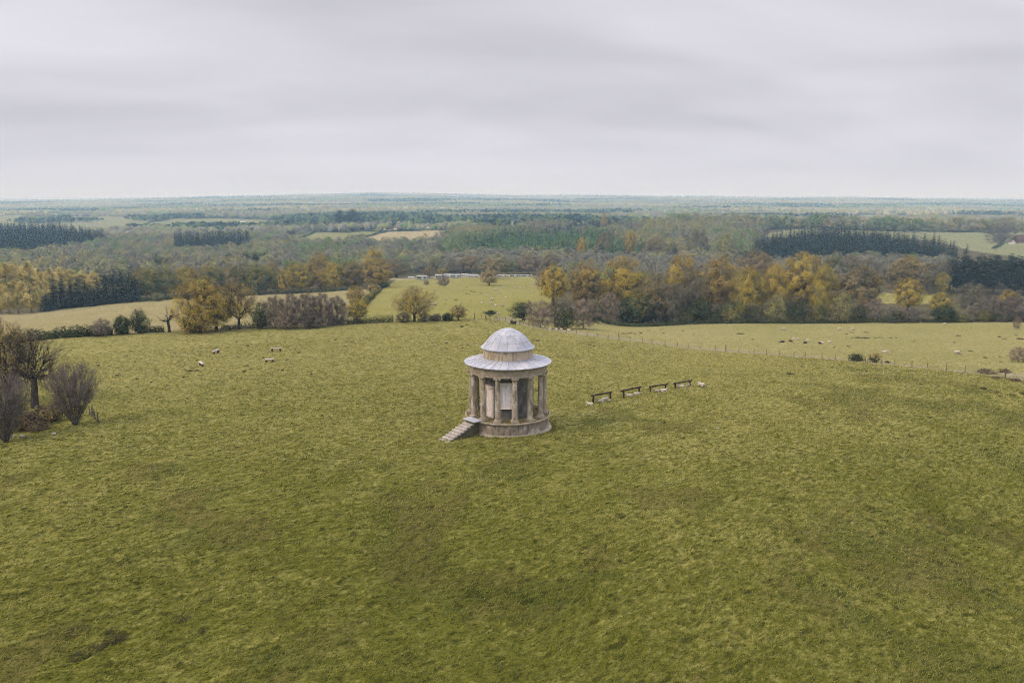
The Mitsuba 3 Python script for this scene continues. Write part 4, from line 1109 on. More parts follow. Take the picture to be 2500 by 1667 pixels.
# bushes at the foot of the right-hand wood and by the hedges: (prototype, name, column, foot row, top row, width, label)
BUSHES = [
    ('willow', 1893, 788, 720, 58, 'pale olive willow bush with a rounded head in front of the golden trees'), ('dim_bush', 1946, 788, 722, 58, 'dark grey-green bush right of the first pale willow bush'),
    ('sallow', 1996, 788, 735, 46, 'dull olive bush between the dark grey-green bush and the second pale willow'), ('willow', 2056, 788, 716, 62, 'second pale willow bush, taller, left of the bare brown bush'),
    ('dim_bush', 2096, 787, 740, 40, 'grey ivy bush right of the second pale willow'), ('dim_bush', 2178, 787, 752, 62, 'dark ivy bush below the lone slender golden oak'),
    ('bare_2', 2225, 787, 750, 52, 'grey leafless bramble thicket right of the dark ivy bush'), ('holly', 2304, 787, 746, 58, 'round dark green holly in front of the small golden oak'),
    ('blossom', 2368, 786, 744, 48, 'white-blossomed bush under the round mauve bare tree'), ('sallow', 2348, 787, 768, 38, 'low yellow-green bush right of the dark holly'),
    ('bare_2', 2418, 785, 724, 62, 'grey bare thicket bush right of the white blossom'), ('bare_2', 2470, 785, 722, 68, 'grey bare thicket bush at the right edge'), ('sallow', 2405, 786, 752, 34, 'olive bush low in the grey bare thicket'),
    ('dim_bush', 2446, 786, 756, 44, 'dark bush low in the grey bare thicket'), ('holly_loose', 2496, 785, 760, 40, 'dark green bush at the foot of the right edge thicket'),
    ('sallow', 1790, 788, 736, 58, 'olive rounded bush left of the first pale willow'), ('dim_bush', 1838, 788, 742, 52, 'dim olive bush squeezed against the first pale willow'),
    ('holly_loose', 1530, 787, 728, 62, 'dark evergreen bush right of the round reddish bare tree'), ('holly', 1575, 787, 742, 50, 'dark evergreen bush under the crooked-limbed bare tree'),
    ('bare_2', 1620, 787, 730, 58, 'grey twiggy bush under the mauve-grey tree'), ('sallow', 1672, 787, 748, 46, 'low olive bush in the middle of the wood\'s foot'), ('holly', 1708, 787, 730, 50, 'dark ivy mass in the middle of the wood\'s foot'),
    ('dim_bush', 1750, 787, 742, 50, 'grey-green bush left of the olive rounded bush'), ('holly', 1448, 785, 738, 48, 'dark evergreen between the clump and the round reddish bare tree'),
    ('holly_loose', 1272, 776, 736, 54, 'dark thorn bush left of the clump on the track'), ('bare_0', 1291, 774, 732, 20, 'thin bare stem at the right side of the dark thorn bush'),
    ('umbrella', 1197, 772, 757, 34, 'small flat-topped dark thorn by the gate'), ('holly', 299, 816, 771, 42, 'dark evergreen shrub, left of the pair in the left hedge'), ('holly_loose', 341, 813, 752, 46, 'dark feathery shrub, right of the pair in the left hedge'),
    ('bramble', 470, 809, 788, 48, 'rusty bramble heap under the wide golden oak'), ('holly_loose', 640, 802, 735, 48, 'green ivy shrub at the left end of the grey thicket'),
    ('bare_2', 672, 801, 722, 66, 'grey leafless shrub, first in the grey thicket after the green ivy shrub'), ('bare_2', 712, 801, 716, 68, 'grey leafless shrub in the left middle of the grey thicket'),
    ('bare_2', 752, 799, 714, 68, 'grey leafless shrub in the middle of the grey thicket'), ('bare_2', 790, 797, 714, 66, 'grey leafless shrub in the right middle of the grey thicket'), ('bare_2', 824, 793, 722, 56, 'grey leafless shrub at the right end of the grey thicket'),
    ('bare_1', 700, 804, 756, 62, 'low purplish scrub before the grey thicket, left'), ('bare_2', 760, 801, 760, 62, 'low purplish scrub before the grey thicket, right'),
    ('gorse', 2092, 881, 862, 40, 'dark gorse bush against the wire fence'), ('gorse_gold', 2134, 885, 860, 38, 'gorse bush with amber flowers beside the dark gorse bush'), ('gorse', 2166, 886, 879, 14, 'tiny gorse sprout right of the amber gorse'),
    ('bramble', 2408, 911, 899, 44, 'purplish bramble patch on the track, left of two'), ('bramble', 2452, 909, 899, 32, 'purplish bramble patch on the track, right of two'), ('bramble', 2430, 924, 917, 26, 'low green bramble inside the fence near the right edge'), ('bramble', 2478, 931, 922, 34, 'low green bramble farther right inside the fence'),
    ('bare_2', 1065, 783, 766, 26, 'dark hedge thorn right of the lone round-headed oak'), ('holly', 1092, 783, 764, 24, 'dark hedge shrub left of the small rust-coloured hawthorn'), ('bare_2', 985, 786, 762, 44, 'brown twiggy hedge shrub under the left of the lone oak'), ('bare_2', 1036, 785, 762, 36, 'brown twiggy hedge shrub under the right of the lone oak'),
    ('bramble', 118, 1030, 985, 90, 'brown bramble bank behind the egg-shaped rod tree'), ('bramble', 62, 1048, 1004, 90, 'brown bramble bank between the two rod trees'), ('bramble', 20, 1040, 980, 80, 'brown bramble bank behind the nearest rod tree'), ('bramble', 96, 1050, 1028, 60, 'low bramble at the grass edge between the rod trees'),
    ('sallow', 386, 735, 712, 28, 'small bright green bush at the foot of the left wood'), ('thorn', 2010, 560, 547, 20, 'small thorn on the far hedge over the fir plantation'),
]
for pr, px, foot, top, w_, lab in BUSHES:
    stand(pr, px, foot, top, w_, lab, name='shrub', cat='shrub')


# ---------------------------------------------------------------- the rest of the woods
def scatter(poly, step, rng):
    x0, y0, x1, y1 = poly.bounds
    gx, gy = np.meshgrid(np.arange(x0, x1, step), np.arange(y0, y1, step * .87), indexing='ij')
    gx = gx + (np.arange(gx.shape[1]) % 2) * step / 2
    p = np.stack([gx.ravel(), gy.ravel()], 1) + rng.uniform(-.36, .36, (gx.size, 2)) * step
    return p[shapely.contains_xy(poly, p[:, 0], p[:, 1])]


def block(corners):
    return shapely.Polygon([ahead(*c)[:2] for c in corners]).buffer(0)


rng = np.random.default_rng(77)
HEADS = ['golden', 'gold and olive', 'amber', 'brown', 'grey bare', 'dark bare', 'olive', 'pinkish bare']
for poly, step, protos, h, place in [
    (block([(1400, 322), (1480, 320), (2040, 322), (2110, 326), (2100, 365), (1900, 375), (1500, 368), (1410, 345)]), 12.5, ['wood_0', 'wood_2', 'wood_3', 'wood_4', 'wood_5', 'wood_1', 'wood_7', 'wood_6'], (13, 17),
     'big right-hand wood'),
    (block([(335, 428), (600, 436), (930, 455), (950, 500), (700, 520), (340, 500)]), 16.0, ['wood_6', 'wood_1', 'wood_3', 'wood_2', 'wood_6', 'wood_4', 'wood_0'], (13, 17),
     'left wood'),
]:
    shapely.prepare(poly)
    for x, y in scatter(poly, step, rng):
        pr = protos[rng.integers(len(protos))]
        h_ = rng.uniform(*h)
        plant(pr, 'tree', (x, y, float(ground(x, y))), h_, h_ * rng.uniform(.52, .70), f'{HEADS[int(pr[5:])]} tree standing deep inside the {place}, mostly hidden', 'tree', f'{HEADS[int(pr[5:])]} trees inside the {place}', rng=rng)

fields = shapely.unary_union([r[2] for r in REGIONS if r[0] != 'far_land']).buffer(3)
shapely.prepare(fields)
counts = {}


def mass(name, poly, step, protos, h, wide=(.62, .82), keep=1.0, seed=1, label=None):
    """Far woodland that reads as one mass: one thing made of many tree copies."""
    rng = np.random.default_rng(seed)
    p = scatter(poly, step, rng)
    p = p[~shapely.contains_xy(fields, p[:, 0], p[:, 1])]
    if name == 'valley_wood':
        p = p[~shapely.contains_xy(FIRS, p[:, 0], p[:, 1])]
    p = p[rng.uniform(0, 1, len(p)) < keep]
    z = ground(p[:, 0], p[:, 1])
    n = meshkit.fbm(np.stack([p[:, 0] / 70, p[:, 1] / 110, p[:, 0] * 0], -1), 2, seed)
    order = np.clip(((n - .25) / .5 + rng.normal(0, .16, len(p))) * len(protos), 0, len(protos) - 1).astype(int)
    for i in range(len(p)):
        h_ = rng.uniform(*h)
        counts[name] = counts.get(name, 0) + 1
        plant(protos[order[i]], name, (p[i, 0], p[i, 1], z[i]), h_, h_ * rng.uniform(*wide), rng=rng, key=f'{name}__{counts[name]:04d}', sink=.5)
    tag(name, label, None, None, 'stuff')


FIRS = shapely.union_all([block([(-120, 900), (60, 890), (262, 1180), (140, 1440), (-120, 1450)]), block([(425, 960), (600, 990), (612, 1130), (430, 1120)])])
bd = ['far_0', 'far_1', 'far_3', 'far_2', 'far_4', 'far_0', 'far_5']
mass('valley_wood', block([(-150, 480), (350, 560), (700, 580), (960, 560), (985, 640), (1060, 660), (1080, 700), (1070, 1120), (700, 1160), (690, 1330), (-150, 1330)]), 13, ['far_2', 'far_1', 'far_3', 'far_4', 'far_6', 'far_1', 'far_0', 'far_larch_0', 'far_4', 'far_3', 'far_7'], (9, 17), wide=(.7, .95), seed=3, label='mixed bare and budding woodland filling the valley on the left')
mass('larch_wood', block([(1085, 800), (1300, 770), (1540, 740), (1570, 860), (1480, 1040), (1250, 1060), (1085, 1030)]), 10.0, ['far_larch_0', 'far_larch_1', 'far_larch_0', 'far_spruce_0', 'far_larch_1', 'far_larch_0', 'far_6'], (12, 21), wide=(.42, .60), seed=4, label='fresh green larch wood on the hill behind the caravans')
mass('hill_wood', block([(1085, 640), (1300, 655), (1500, 630), (1760, 600), (1790, 760), (1545, 735), (1300, 765), (1085, 795)]), 12, ['far_1', 'far_4', 'far_0', 'far_5', 'far_3', 'far_1'], (10, 17), wide=(.75, 1.0), seed=24, label='grey and tan woodland at the foot of the hill behind the caravans')
mass('ridge_wood', block([(1085, 1032), (1250, 1062), (1490, 1042), (1570, 865), (1790, 800), (1830, 1000), (1880, 1300), (1500, 1340), (1120, 1330), (1085, 1100)]), 12, ['far_7', 'far_3', 'far_7', 'far_2', 'far_0', 'far_1', 'far_spruce_1'], (10, 17), wide=(.7, .95), seed=25, label='pale olive woodland along the top of the hill behind the larches')
mass('lower_wood', block([(1340, 420), (1900, 430), (2300, 480), (2560, 470), (2560, 620), (2300, 660), (1900, 660), (1700, 700), (1380, 640)]), 11.5, ['far_4', 'far_1', 'far_0', 'far_1', 'far_4', 'far_2'], (10, 14), seed=5, label='grey bare woodland in the hollow behind the golden wood')
fir = block([(1835, 760), (1930, 690), (2150, 680), (2290, 700), (2345, 680), (2340, 735), (2215, 880), (2120, 980), (1960, 1010), (1850, 880)])
mass('fir_plantation', fir, 9.5, ['far_spruce_0', 'far_spruce_1'], (18, 27), wide=(.32, .44), seed=6, label='dark fir plantation on the slope behind the golden wood')
mass('left_fir_plantation', block([(-120, 900), (60, 890), (262, 1180), (140, 1440), (-120, 1450)]), 10, ['far_spruce_0', 'far_spruce_1'], (24, 31), wide=(.28, .38), seed=7, label='dark fir plantation across the valley at the left edge')
mass('fir_belt', block([(425, 960), (600, 990), (612, 1130), (430, 1120)]), 9.5, ['far_spruce_1', 'far_spruce_0'], (22, 31), wide=(.27, .36), seed=8, label='short dark fir belt in the middle of the left valley')
mass('small_firs', block([(700, 830), (1080, 840), (1080, 900), (930, 900), (700, 880)]), 13, ['far_spruce_1', 'far_larch_0', 'far_spruce_0', 'far_larch_1'], (15, 20), wide=(.30, .42), keep=.6, seed=9, label='scattered firs and larches across the middle of the valley')
mass('ridge_trees', block([(1640, 1260), (2560, 1250), (2560, 1360), (1640, 1380)]), 18, ['far_2', 'far_7', 'far_0', 'far_3', 'far_2'], (15, 25), wide=(.75, 1.0), keep=.75, seed=10, label='line of budding trees along the ridge on the right')
mass('right_slope_trees', block([(1700, 780), (1835, 800), (1850, 1000), (1900, 1180), (1720, 1200)]), 13, ['far_1', 'far_3', 'far_2', 'far_0'], (12, 17), keep=.8, seed=12, label='grey and pale green trees left of the fir plantation')
mass('knoll_trees', block([(640, 1400), (880, 1480), (1060, 1560), (900, 1680), (640, 1600)]), 15, ['far_4', 'far_0', 'far_1', 'far_3'], (11, 17), keep=.7, seed=13, label='grey trees round the far pale fields')


def dome_crown(rng, c, h, w, sides, rings):
    """A small rounded, bumpy tree head."""
    v = [c + np.array([0, 0, h]) + rng.normal(0, .06 * w, 3)]
    for k in range(1, rings + 1):
        t = k / rings * math.pi * .56
        for a in (np.arange(sides) + .5 * (k % 2)) * 2 * math.pi / sides:
            r = w / 2 * math.sin(t) * rng.uniform(.78, 1.22)
            v.append(c + np.array([r * math.cos(a), r * math.sin(a), h - w * .5 * (1 - math.cos(t)) * rng.uniform(.85, 1.2)]))
    f = [[0, 1 + j, 1 + (j + 1) % sides] for j in range(sides)]
    for k in range(rings - 1):
        for j in range(sides):
            a, b, c2, d = 1 + k * sides + j, 1 + k * sides + (j + 1) % sides, 1 + (k + 1) * sides + j, 1 + (k + 1) * sides + (j + 1) % sides
            f += [[a, c2, d], [a, d, b]]
    return np.array(v), np.array(f)


def clump(name, seed, n, span, cols, sides, rings, h, wide, fuzz):
    """A piece of far woodland: many small rounded heads close together."""
    rng = np.random.default_rng(seed)
    vs, cs = [], []
    for _ in range(n):
        c = np.array([*rng.uniform(-span / 2, span / 2, 2), 0])
        hh, ww = rng.uniform(*h), rng.uniform(*wide)
        kind = cols[rng.integers(len(cols))]
        if kind == 'spruce':
            ww *= .6
        v, f = dome_crown(rng, c, hh, ww, sides, rings)
        mid = c + np.array([0, 0, hh - ww * .55])
        vs.append((v, f, unit(v - mid + np.array([0, 0, .1]))))
        cs.append(np.broadcast_to(np.array(LEAF[kind]) * rng.uniform(.88, 1.12), (len(v), 3)) * rng.uniform(.92, 1.08, (len(v), 1)))
        if fuzz:
            p = v[rng.integers(0, len(v), fuzz)]
            v2, f2, n2 = leaves(rng, p, 1, .5, 1.5, centre=np.broadcast_to(mid, p.shape))
            vs.append((v2, f2, n2))
            cs.append(tint(rng, v2, f2, LEAF[kind], .2))
    scene['proto_' + name] = {'type': 'shapegroup', 'crown': leafy(vs, cs)}
    PROTO[name] = (1, 1)


for i, cols in enumerate([['hazed_ash', 'hazed_birch', 'hazed_ash', 'hazed_olive'], ['hazed_olive', 'fresh_green', 'hazed_ash'], ['spruce', 'spruce', 'green'], ['hazed_ash', 'hazed_tan', 'hazed_olive', 'hazed_sallow']]):
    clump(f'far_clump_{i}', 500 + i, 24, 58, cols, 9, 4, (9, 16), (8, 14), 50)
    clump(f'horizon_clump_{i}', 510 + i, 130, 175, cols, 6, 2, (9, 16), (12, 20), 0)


def mass_far(name, az0, az1, d0, d1, step, kinds, seed, label, thresh):
    rng = np.random.default_rng(seed)
    poly = shapely.Polygon([ahead(az0, d0)[:2], ahead(az1, d0)[:2], ahead(az1, d1)[:2], ahead(az0, d1)[:2]])
    p = scatter(poly, step, rng)
    p = p[~shapely.contains_xy(fields, p[:, 0], p[:, 1])]
    fieldness = meshkit.fbm(np.stack([p[:, 0] / 420, p[:, 1] / 300, p[:, 0] * 0 + 5], -1), 3, 31)
    p = p[fieldness > thresh]
    z = ground(p[:, 0], p[:, 1])
    n = meshkit.fbm(np.stack([p[:, 0] / 500, p[:, 1] / 420, p[:, 0] * 0], -1), 2, seed)
    for i in range(len(p)):
        k = 2 if n[i] > .62 else (1 if n[i] > .54 else (3 if n[i] < .40 else 0))
        s = rng.uniform(.85, 1.2)
        e = step * .4
        gx, gy = (float(ground(p[i, 0] + e, p[i, 1]) - z[i]) / e, float(ground(p[i, 0], p[i, 1] + e) - z[i]) / e)
        m = np.eye(4)
        m[2, 0], m[2, 1], m[:3, 3] = gx, gy, [p[i, 0], p[i, 1], z[i] - .8]
        a = rng.uniform(0, 6.28)
        r4 = np.array([[math.cos(a), -math.sin(a), 0, 0], [math.sin(a), math.cos(a), 0, 0], [0, 0, s, 0], [0, 0, 0, 1.0]])
        scene[f'{name}__{i + 1:04d}'] = {'type': 'instance', 'to_world': T(m @ r4), 'group': {'type': 'ref', 'id': f'proto_{kinds}_{k}'}}
    tag(name, label, None, None, 'stuff')


mass_far('far_wood', -200, 2700, 1400, 2750, 50, 'far_clump', 21, 'far bluish woodland beyond the valley fields', .47)
mass_far('horizon_wood', -250, 2750, 2700, 9300, 150, 'horizon_clump', 22, 'wooded hills fading blue along the horizon', .33)
# ---------------------------------------------------------------- hedges
def hedge(name, pixels, h, w, leaf, label, per=70, size=.28, second=None, gaps=.12, dist=None, seed=1, twigs=True):
    rng = np.random.default_rng(seed)
    q = np.array([ahead(*p)[:2] if dist else hit(*p)[:2] for p in pixels])
    seg = np.linalg.norm(np.diff(q, axis=0), axis=1)
    L = np.concatenate([[0], np.cumsum(seg)])
    n = int(L[-1] * per)
    s = rng.uniform(0, L[-1], n)
    x, y = np.interp(s, L, q[:, 0]), np.interp(s, L, q[:, 1])
    a = rng.uniform(0, np.pi, n)
    u = rng.uniform(0, 1, n) ** .5
    hh = h * (.72 + .55 * meshkit.noise(np.stack([s / 3.1, s * 0, s * 0], -1), seed) + .25 * meshkit.noise(np.stack([s / .9, s * 0, s * 0 + 4], -1), seed))
    i = np.clip(np.searchsorted(L, s) - 1, 0, len(seg) - 1)
    t = np.diff(q, axis=0)[i] / seg[i][:, None]
    off = np.cos(a) * u * w / 2 * (.8 + .4 * meshkit.noise(np.stack([s / 2.3, s * 0 + 8, s * 0], -1), seed))
    c = np.stack([x - t[:, 1] * off, y + t[:, 0] * off, hh * np.clip(np.sin(a) * u, .04, 1) + rng.normal(0, .05, n)], 1)
    keep = meshkit.noise(np.stack([s / 4.0, s * 0 + 2, s * 0], -1), seed + 3) > gaps
    c = c[keep]
    c[:, 2] += ground(c[:, 0], c[:, 1])
    axis = np.stack([x[keep], y[keep], h * .35 + ground(x[keep], y[keep])], 1)
    v, f, n = leaves(rng, c, 1, .05, size, centre=axis)
    k = tint(rng, v, f, LEAF[leaf], .14, second=LEAF[second] if second else None, share=.4 if second else 0)
    key = numbered(name)
    scene[key + '__foliage'] = leafy([(v, f, n)], [k])
    m = int(L[-1] / .8)
    s2 = np.linspace(0, L[-1], m) + rng.uniform(-.2, .2, m)
    x2, y2 = np.interp(s2, L, q[:, 0]), np.interp(s2, L, q[:, 1])
    z2 = ground(x2, y2)
    if twigs:
        tb = [tube(np.array([[x2[j], y2[j], z2[j] - .2], [x2[j] + rng.normal(0, .1), y2[j] + rng.normal(0, .1), z2[j] + h * .45], [x2[j] + rng.normal(0, .25), y2[j] + rng.normal(0, .25), z2[j] + h * rng.uniform(.7, 1.1)]]), [.05, .035, .012], 3) for j in range(m)]
        v2, f2 = join(tb)
        scene[key + '__stems'] = mikit.ply((v2, f2), 'foliage_bsdf', smooth=True, color=np.broadcast_to(np.array(BARK['dark']), (len(v2), 3)))
        tag(key + '__stems', kind='stuff')
    tag(key + '__foliage', kind='stuff')
    tag(key, label, 'hedge')


hedge('hedge', [(-160, 862), (0, 841), (70, 834), (150, 825), (220, 821), (275, 817)], 2.3, 2.4, 'ever', 'long dark clipped hedge at the left, up to the evergreen shrubs', 260, .34, 'ivy', 0, seed=2)
hedge('hedge', [(350, 812), (400, 810)], 1.9, 2.0, 'ever', 'short dark hedge between the evergreen shrubs and the dead tree', 190, .24, 'ivy', 0, seed=3)
hedge('hedge', [(540, 805), (600, 802), (640, 800)], 1.7, 2.4, 'ivy', 'dim undergrowth hedge under the grey-brown forked oak', 110, .24, 'mauve', .1, seed=4)
hedge('hedge', [(800, 795), (850, 791), (900, 788), (960, 786)], 1.9, 2.0, 'ever', 'dark crest hedge between the grey thicket and the lone oak', 170, .22, 'ivy', .05, seed=5)
hedge('hedge', [(1048, 783), (1076, 782)], 1.8, 2.0, 'ever', 'dark hedge piece right of the lone oak', 170, .22, 'ivy', 0, seed=6)
hedge('hedge', [(1080, 782), (1106, 781)], 1.9, 2.2, 'ever', 'dark hedge piece left of the rust-coloured hawthorn', 170, .22, 'ivy', 0, seed=7)
hedge('hedge', [(880, 752), (898, 735), (912, 720), (925, 708)], 2.2, 3.2, 'olive', 'sloping yellow-topped hedge down the side of the middle pasture', 120, .34, 'ever', 0, seed=8)
hedge('hedge', [(930, 705), (945, 699)], 2.6, 4.0, 'ever', 'dark hedge end at the foot of the left wood', 120, .4, 'ivy', 0, seed=9)
hedge('hedge', [(1470, 788), (1700, 789.5), (1900, 789.5), (2100, 788), (2300, 787.5), (2520, 785)], 1.5, 2.6, 'ivy', 'low hedge along the foot of the right-hand wood', 70, .36, 'ever', .08, seed=10)
hedge('hedge', [(340, 737), (450, 729), (560, 723), (700, 717.5), (860, 708)], 2.2, 3.0, 'ivy', 'low undergrowth along the foot of the left wood', 60, .42, 'ever', .05, seed=11)
hedge('far_hedge', [(690, 601), (730, 584), (768, 568), (850, 565), (950, 564.5), (1068, 560)], 2.6, 5, 'green', 'dark hedge along the top of the two far fields', 16, 1.2, 'ever', 0, seed=12, twigs=False)
hedge('far_hedge', [(878, 583), (912, 574), (948, 565.5)], 2.6, 5, 'green', 'slanting hedge between the green and the straw far field', 16, 1.2, 'ever', 0, seed=13, twigs=False)
hedge('far_hedge', [(2010, 562), (2080, 561.5), (2200, 564.5), (2340, 567), (2430, 570)], 3.0, 6, 'ever', 'long dark clipped hedge along the ridge field on the right', 18, 1.2, 'green', 0, seed=14, twigs=False)
hedge('far_hedge', [(1880, 558), (1960, 557), (2090, 556.5), (2260, 558.5)], 2.6, 5, 'ever', 'dark hedge behind the ridge field, farther than the long clipped one', 16, 1.2, 'green', 0, seed=15, twigs=False)
hedge('far_hedge', [(362, 544), (425, 534), (560, 533.5), (690, 538)], 3.2, 7, 'ever', 'thin dark hedge above the pale field in the left distance', 10, 1.7, 'green', 0, seed=16, twigs=False)
hedge('far_hedge', [(-60, 531), (110, 518), (200, 514), (330, 513)], 4.0, 9, 'green', 'dark field edge at the far left under the hills', 8, 2.2, 'ever', 0, seed=17, twigs=False)
hedge('far_hedge', [(455, 557), (490, 550), (520, 545)], 3.0, 6, 'ever', 'short slanting hedge in the pale field of the left distance', 10, 1.7, 'green', 0, seed=18, twigs=False)
hedge('far_hedge', [(2425, 608), (2448, 596)], 2.4, 4, 'ever', 'short hedge below the farmhouse', 16, 1.0, 'green', 0, seed=19, twigs=False)

# ---------------------------------------------------------------- fences
m_post = tube(np.array([[0, 0, -.4], [.01, 0, .6], [0, .01, 1.2]]), [.062, .06, .055], 6)
m_strainer = tube(np.array([[0, 0, -.4], [0, .02, .8], [.02, 0, 1.5]]), [.10, .095, .09], 7)
D_POST, D_STRAINER = solid(m_post, M_POST, 40), solid(m_strainer, M_POST, 40)


def fence(name, pixels, step, label, every=9, wires=(.35, .7, 1.08), lean=.05, seed=1, rails=()):
    rng = np.random.default_rng(seed)
    q = np.array([hit(*p)[:2] for p in pixels])
    seg = np.linalg.norm(np.diff(q, axis=0), axis=1)
    L = np.concatenate([[0], np.cumsum(seg)])
    n = max(int(round(L[-1] / step)) + 1, 2)
    s = np.linspace(0, L[-1], n) + rng.uniform(-.12, .12, n) * step
    x, y = np.interp(s, L, q[:, 0]), np.interp(s, L, q[:, 1])
    z = ground(x, y)
    key = tag(numbered(name), label, 'fence')
    for i in range(len(s)):
        m = T().translate([float(x[i]), float(y[i]), float(z[i])]).rotate([0, 0, 1], float(rng.uniform(0, 360))).rotate([1, 0, 0], float(math.degrees(rng.normal(0, lean)))).scale([1, 1, float(rng.uniform(.88, 1.12))])
        put(key, 'post', placed(D_STRAINER if every and i % every == 4 else D_POST, m), None)
    for h in wires:
        put(key, 'wire', tube(np.stack([x, y, z + h], 1), .009, 3), M_POST)
    for h, r in rails:
        put(key, 'rail', tube(np.stack([x, y, z + h], 1), r, 6), M_POST, smooth=True)
    return key


fence('wire_fence', FENCE, 3.2, 'long post and wire fence curving round the hill to the right edge', seed=3)
fence('wire_fence', [(1062, 784), (1130, 782), (1196, 778)], 3.0, 'short post and wire fence by the small flat-topped thorn', seed=4)
fence('wire_fence', [(1185, 779), (1188, 786), (1206, 788), (1220, 785)], 2.0, 'gate posts and short fence on the track', seed=6, every=2)
fence('broken_fence', [(219, 1012), (228, 1020), (236, 1027), (243, 1034)], .95, 'broken leaning fence with four posts beside the egg-shaped rod tree', every=0, wires=(), lean=.16, seed=5, rails=((.30, .05),))
fence('rail_fence', [(558, 807), (574, 806), (592, 805)], 3.1, 'low timber rail under the grey-brown forked oak', every=0, wires=(), lean=.03, seed=7, rails=((1.05, .09),))
fence('rail_fence', [(494, 812), (518, 810)], 2.5, 'dark timber rail between the trunks of the golden oaks', every=0, wires=(), lean=.03, seed=8, rails=((1.0, .08),))
fence('rail_fence', [(40, 771), (104, 761)], 3.5, 'low rail fence under the yellow poplars', every=0, wires=(), lean=.03, seed=9, rails=((.8, .07),))


# ---------------------------------------------------------------- timber jumps
def unproject_at(px, py, p):
    """The point seen at that pixel, as far away as p."""
    d = ray(px, py)
    return CAM + d * (p[1] - CAM[1]) / d[1]


def jump(a, atop, b, btop, ra, rb, label, pr=.12, rr=.11, seed=1):
    """Two stout posts and a log laid over them; a, b: feet; atop, btop: rows of the post tops; ra, rb: the log's ends (columns)."""
    rng = np.random.default_rng(seed)
    A, B = hit(*a), hit(*b)
    key = tag(numbered('log_jump'), label, 'horse jump', 'dark log jumps in a row right of the temple')
    ha, hb = height_to(A, atop), height_to(B, btop)
    for P, h in ((A, ha), (B, hb)):
        n = 6
        z = np.linspace(-.3, h, n)
        v, f = tube(np.stack([P[0] + rng.normal(0, .02, n), P[1] + rng.normal(0, .02, n), P[2] + z], 1), pr * rng.uniform(.85, 1.15, n), 9)
        put(key, 'post', (v, f), M_WOOD, smooth=40)
    u = (B - A) / (b[0] - a[0])
    n = 9
    E0, E1 = A + u * (ra - a[0]), B + u * (rb - b[0])
    t = np.linspace(0, 1, n)[:, None]
    path = E0 + (E1 - E0) * t
    path[:, 2] = np.interp(np.linspace(ra, rb, n), [a[0], b[0]], [A[2] + ha, B[2] + hb]) + rr * .45
    path += rng.normal(0, .012, path.shape)
    put(key, 'rail', tube(path, rr * rng.uniform(.88, 1.12, n), 9), M_WOOD, smooth=40)
    return A, B


S5 = lambda x, y: (1380 + x / 5.88, 860 + y / 5.88)  # noqa: E731
JUMPS = [((400, 738), 622, (648, 692), 578, 368, 662, 'dark log jump nearest to the temple, highest of the four'), ((836, 652), 552, (1060, 603), 505, 798, 1078, 'dark log jump, second from the temple'),
         ((1222, 572), 497, (1440, 527), 465, 1206, 1472, 'dark log jump, third from the temple'), ((1580, 517), 447, (1788, 482), 415, 1556, 1812, 'dark log jump farthest from the temple')]
for k, (a, at, b, bt, ra, rb, lab) in enumerate(JUMPS):
    jump(S5(*a), 860 + at / 5.88, S5(*b), 860 + bt / 5.88, 1380 + ra / 5.88, 1380 + rb / 5.88, lab, seed=50 + k)


def bench(feet, h, length, ang, label, w=.42, seed=1):
    """A low jump: a pale split log on two dark blocks."""
    rng = np.random.default_rng(seed)
    P = hit(*feet)
    key = tag(numbered('low_jump'), label, 'horse jump')
    m = trimesh.transformations.translation_matrix([P[0], P[1], P[2]]) @ trimesh.transformations.rotation_matrix(ang, [0, 0, 1])
    for s in (-1, 1):
        put(key, 'block', box(s * length * .36 - .16, s * length * .36 + .16, -w * .42, w * .42, -.3, h, .03).apply_transform(m), M_WOOD)
    top = box(-length / 2, length / 2, -w / 2, w / 2, h + .003, h + .22, .05)
    top.vertices += rng.normal(0, .008, top.vertices.shape)
    put(key, 'rail', top.apply_transform(m), M_GREYWOOD)


bench((492, 893), .45, 2.6, math.radians(-58), 'low jump with a pale rail slanting away, nearest of the four on the left', seed=61)
bench((527.5, 863), .5, 2.2, math.radians(80), 'low jump seen end-on, second of the four on the left', seed=62)
bench((674.5, 858), .55, 2.1, math.radians(12), 'low jump with a thin pale rail, farthest right of the four', w=.32, seed=63)
bench((658, 884), .42, 1.5, math.radians(22), 'short stout low jump before the thin pale one', w=.5, seed=64)


# ---------------------------------------------------------------- sheep
def blob(parts):
    """Overlapping hulls of spheres as one smooth surface."""
    def ball(c, r):
        s = manifold3d.Manifold.sphere(r, 14)
        return s.translate([float(a) for a in c])
    solid_ = None
    for p in parts:
        h = manifold3d.Manifold.batch_hull([ball(c, r) for c, r in p])
        solid_ = h if solid_ is None else solid_ + h
    m = solid_.refine_to_length(.07).to_mesh()
    t = trimesh.Trimesh(m.vert_properties[:, :3], m.tri_verts, process=True)
    return trimesh.smoothing.filter_taubin(t, lamb=.5, nu=.53, iterations=8)


